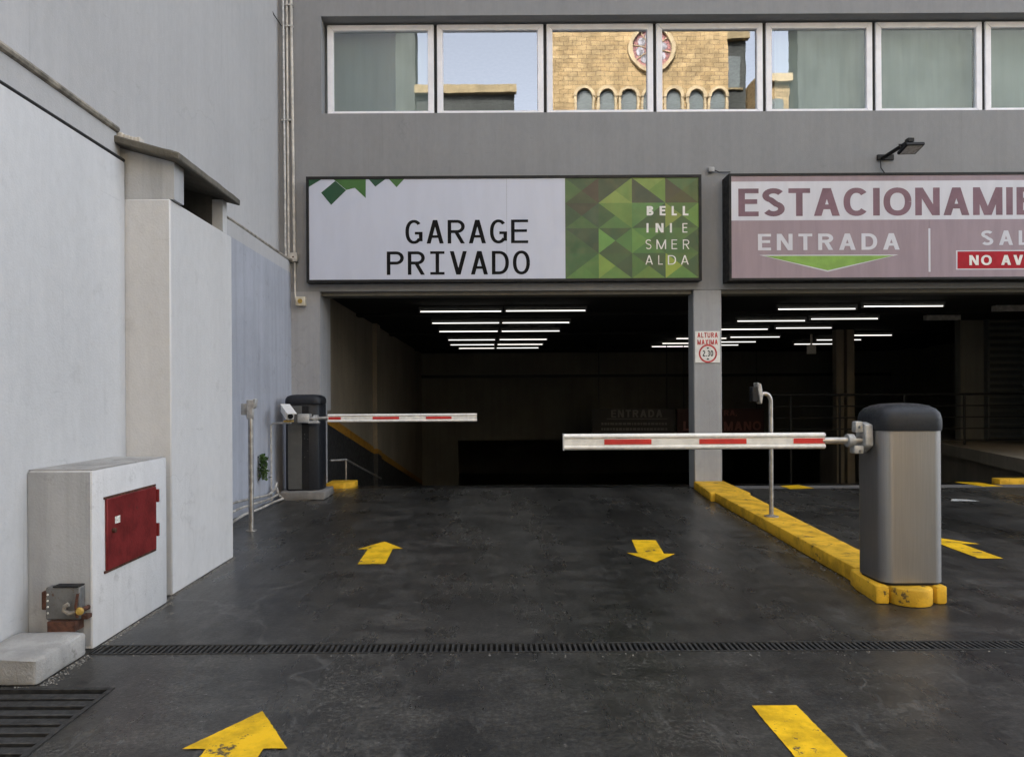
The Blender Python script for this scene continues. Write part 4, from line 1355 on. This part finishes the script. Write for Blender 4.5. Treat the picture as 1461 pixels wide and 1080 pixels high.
for px in (834, 866, 897, 929, 963, 995, 1026):
    cx_, cz_ = M(px, 140)
    zb_ = M(px, 172)[1]
    aw = child_empty('arch_window', ch)
    ro, ri = .56, .40
    MB().prism_y([(cx_ - ri, zb_), (cx_ + ri, zb_)] + [(cx_ + ri * math.cos(R(a_)), cz_ + ri * math.sin(R(a_))) for a_ in range(0, 181, 15)], YS + .002, YS + .03).build('pane', 'arch_glass', aw)
    ring = [(cx_ + ro * math.cos(R(a_)), cz_ + ro * math.sin(R(a_))) for a_ in range(0, 181, 15)]
    inn = [(cx_ + ri * math.cos(R(a_)), cz_ + ri * math.sin(R(a_))) for a_ in range(180, -1, -15)]
    for k in range(12):
        MB().prism_y([ring[k], ring[k + 1], inn[11 - k], inn[12 - k]], YS + .001, YS + .25).build('arch_stone', 'pale_stone', aw)
    for s_ in (-1, 1):
        x_ = cx_ + s_ * (ri + .07)
        B(x_ - .06, x_ + .06, YS + .001, YS + .2, zb_, cz_ - .001).build('colonnette', 'pale_stone', aw)
    B(cx_ - .56, cx_ + .56, YS + .001, YS + .3, zb_ - .2, zb_ - .001).build('sill', 'pale_stone', aw)


def block(name, label, px0, px1, ptop, mat, dy=0.0, cornice=None, rows=0, dep=8):
    x0_, x1_ = M(px0, 100)[0], M(px1, 100)[0]
    z1_ = M((px0 + px1) / 2, ptop)[1]
    t_ = thing(name, label, 'building', ((x0_ + x1_) / 2, YS + dy, 0))
    B(x0_, x1_, YS - dep + dy, YS + dy, 0, z1_).build('wall', mat, t_)
    if cornice:
        B(x0_ - .05, x1_ + .1, YS + dy + .001, YS + dy + .35, z1_ - .45, z1_ - .02).build('cornice', cornice, t_)
    for r_ in range(rows):
        zz_ = z1_ - 2.2 - r_ * 3.1
        if zz_ < 1.5:
            break
        nx = max(1, int((x1_ - x0_) / 2.4))
        for c_ in range(nx):
            xx = x0_ + (x1_ - x0_) * (c_ + .5) / nx
            w_ = child_empty('window', t_)
            B(xx - .5, xx + .5, YS + dy + .001, YS + dy + .02, zz_ - .9, zz_ + .9).build('pane', 'arch_glass', w_)
            B(xx - .62, xx + .62, YS + dy + .001, YS + dy + .14, zz_ - 1.02, zz_ - .9005).build('sill', 'street_cream', w_)
    return t_


block('street_building', 'tall grey-green building with painted-in shade across the street, mirrored in the end window', 330, 590, -140, 'street_shade_grey', dep=1.2)
block('street_building', 'low dark building with cream cornice across the street, mirrored under the sky', 592, 735, 128, 'street_dark', .3, 'street_cream', 3)
block('street_building', 'shadowed narrow building beside the church front', 1042.5, 1086, 20, 'street_dark', -2.0, 'street_cream', 5)  # its shade is put into the dark wall colour
block('street_building', 'cream building lower than its neighbours, mirrored past the church', 1092, 1136, 96, 'golden_masonry', -1.0, 'pale_stone', 4)
block('street_building', 'broad tall grey-green building with painted-in shade across the street, past the cream one', 1137, 1700, -140, 'street_shade_grey', dep=1.2)

# crumbs of plaster and grit gathered along the foot of the walls and kerbs
rg = random.Random(8)
gt_ = MB()


def grit(x, y, sz):
    h = sz * rg.uniform(.4, .8)
    a0 = rg.uniform(0, 6.3)
    base = [(x + sz * math.cos(a0 + k * 2.09) * rg.uniform(.5, 1), y + sz * math.sin(a0 + k * 2.09) * rg.uniform(.5, 1), .0005) for k in range(3)]
    gt_.add(base + [(x + rg.uniform(-.3, .3) * sz, y + rg.uniform(-.3, .3) * sz, h)], [(0, 1, 3), (1, 2, 3), (2, 0, 3)])


def grit_line(x0, y0, x1, y1, side, n, spread):
    L_ = math.hypot(x1 - x0, y1 - y0)
    nx, ny = (y1 - y0) / L_ * side, -(x1 - x0) / L_ * side
    for _ in range(n):
        t_ = rg.random()
        o_ = min(abs(rg.gauss(0, spread)), .16) + .002
        grit(x0 + (x1 - x0) * t_ + nx * o_, y0 + (y1 - y0) * t_ + ny * o_, rg.uniform(.002, .0075) * (1.5 if rg.random() < .08 else 1))


grit_line(-1.998, 3.56, -1.998, 4.3, 1, 420, .018)
grit_line(-2.04, 4.31, -2.04, 5.5, 1, 420, .02)
grit_line(-1.993, 3.06, -1.993, 3.42, 1, 260, .03)
grit_line(-2.3, 3.05, -1.99, 3.05, 1, 60, .012)
grit_line(-2.55, 5.6, -2.55, 8.5, 1, 500, .05)
grit_line(2.33, 4.2, 2.38, 4.6, -1, 120, .02)
grit_line(2.385, 4.62, 2.6, 8.24, -1, 420, .03)
grit_line(-2.0, 3.42, 2.9, 3.42, 1, 220, .03)
gt_.flatprint = True
go = gt_.build('loose_grit', 'grit')
go['kind'] = 'stuff'
go['label'] = 'pale crumbs of plaster and grit along the foot of the walls'
go['category'] = 'grit'
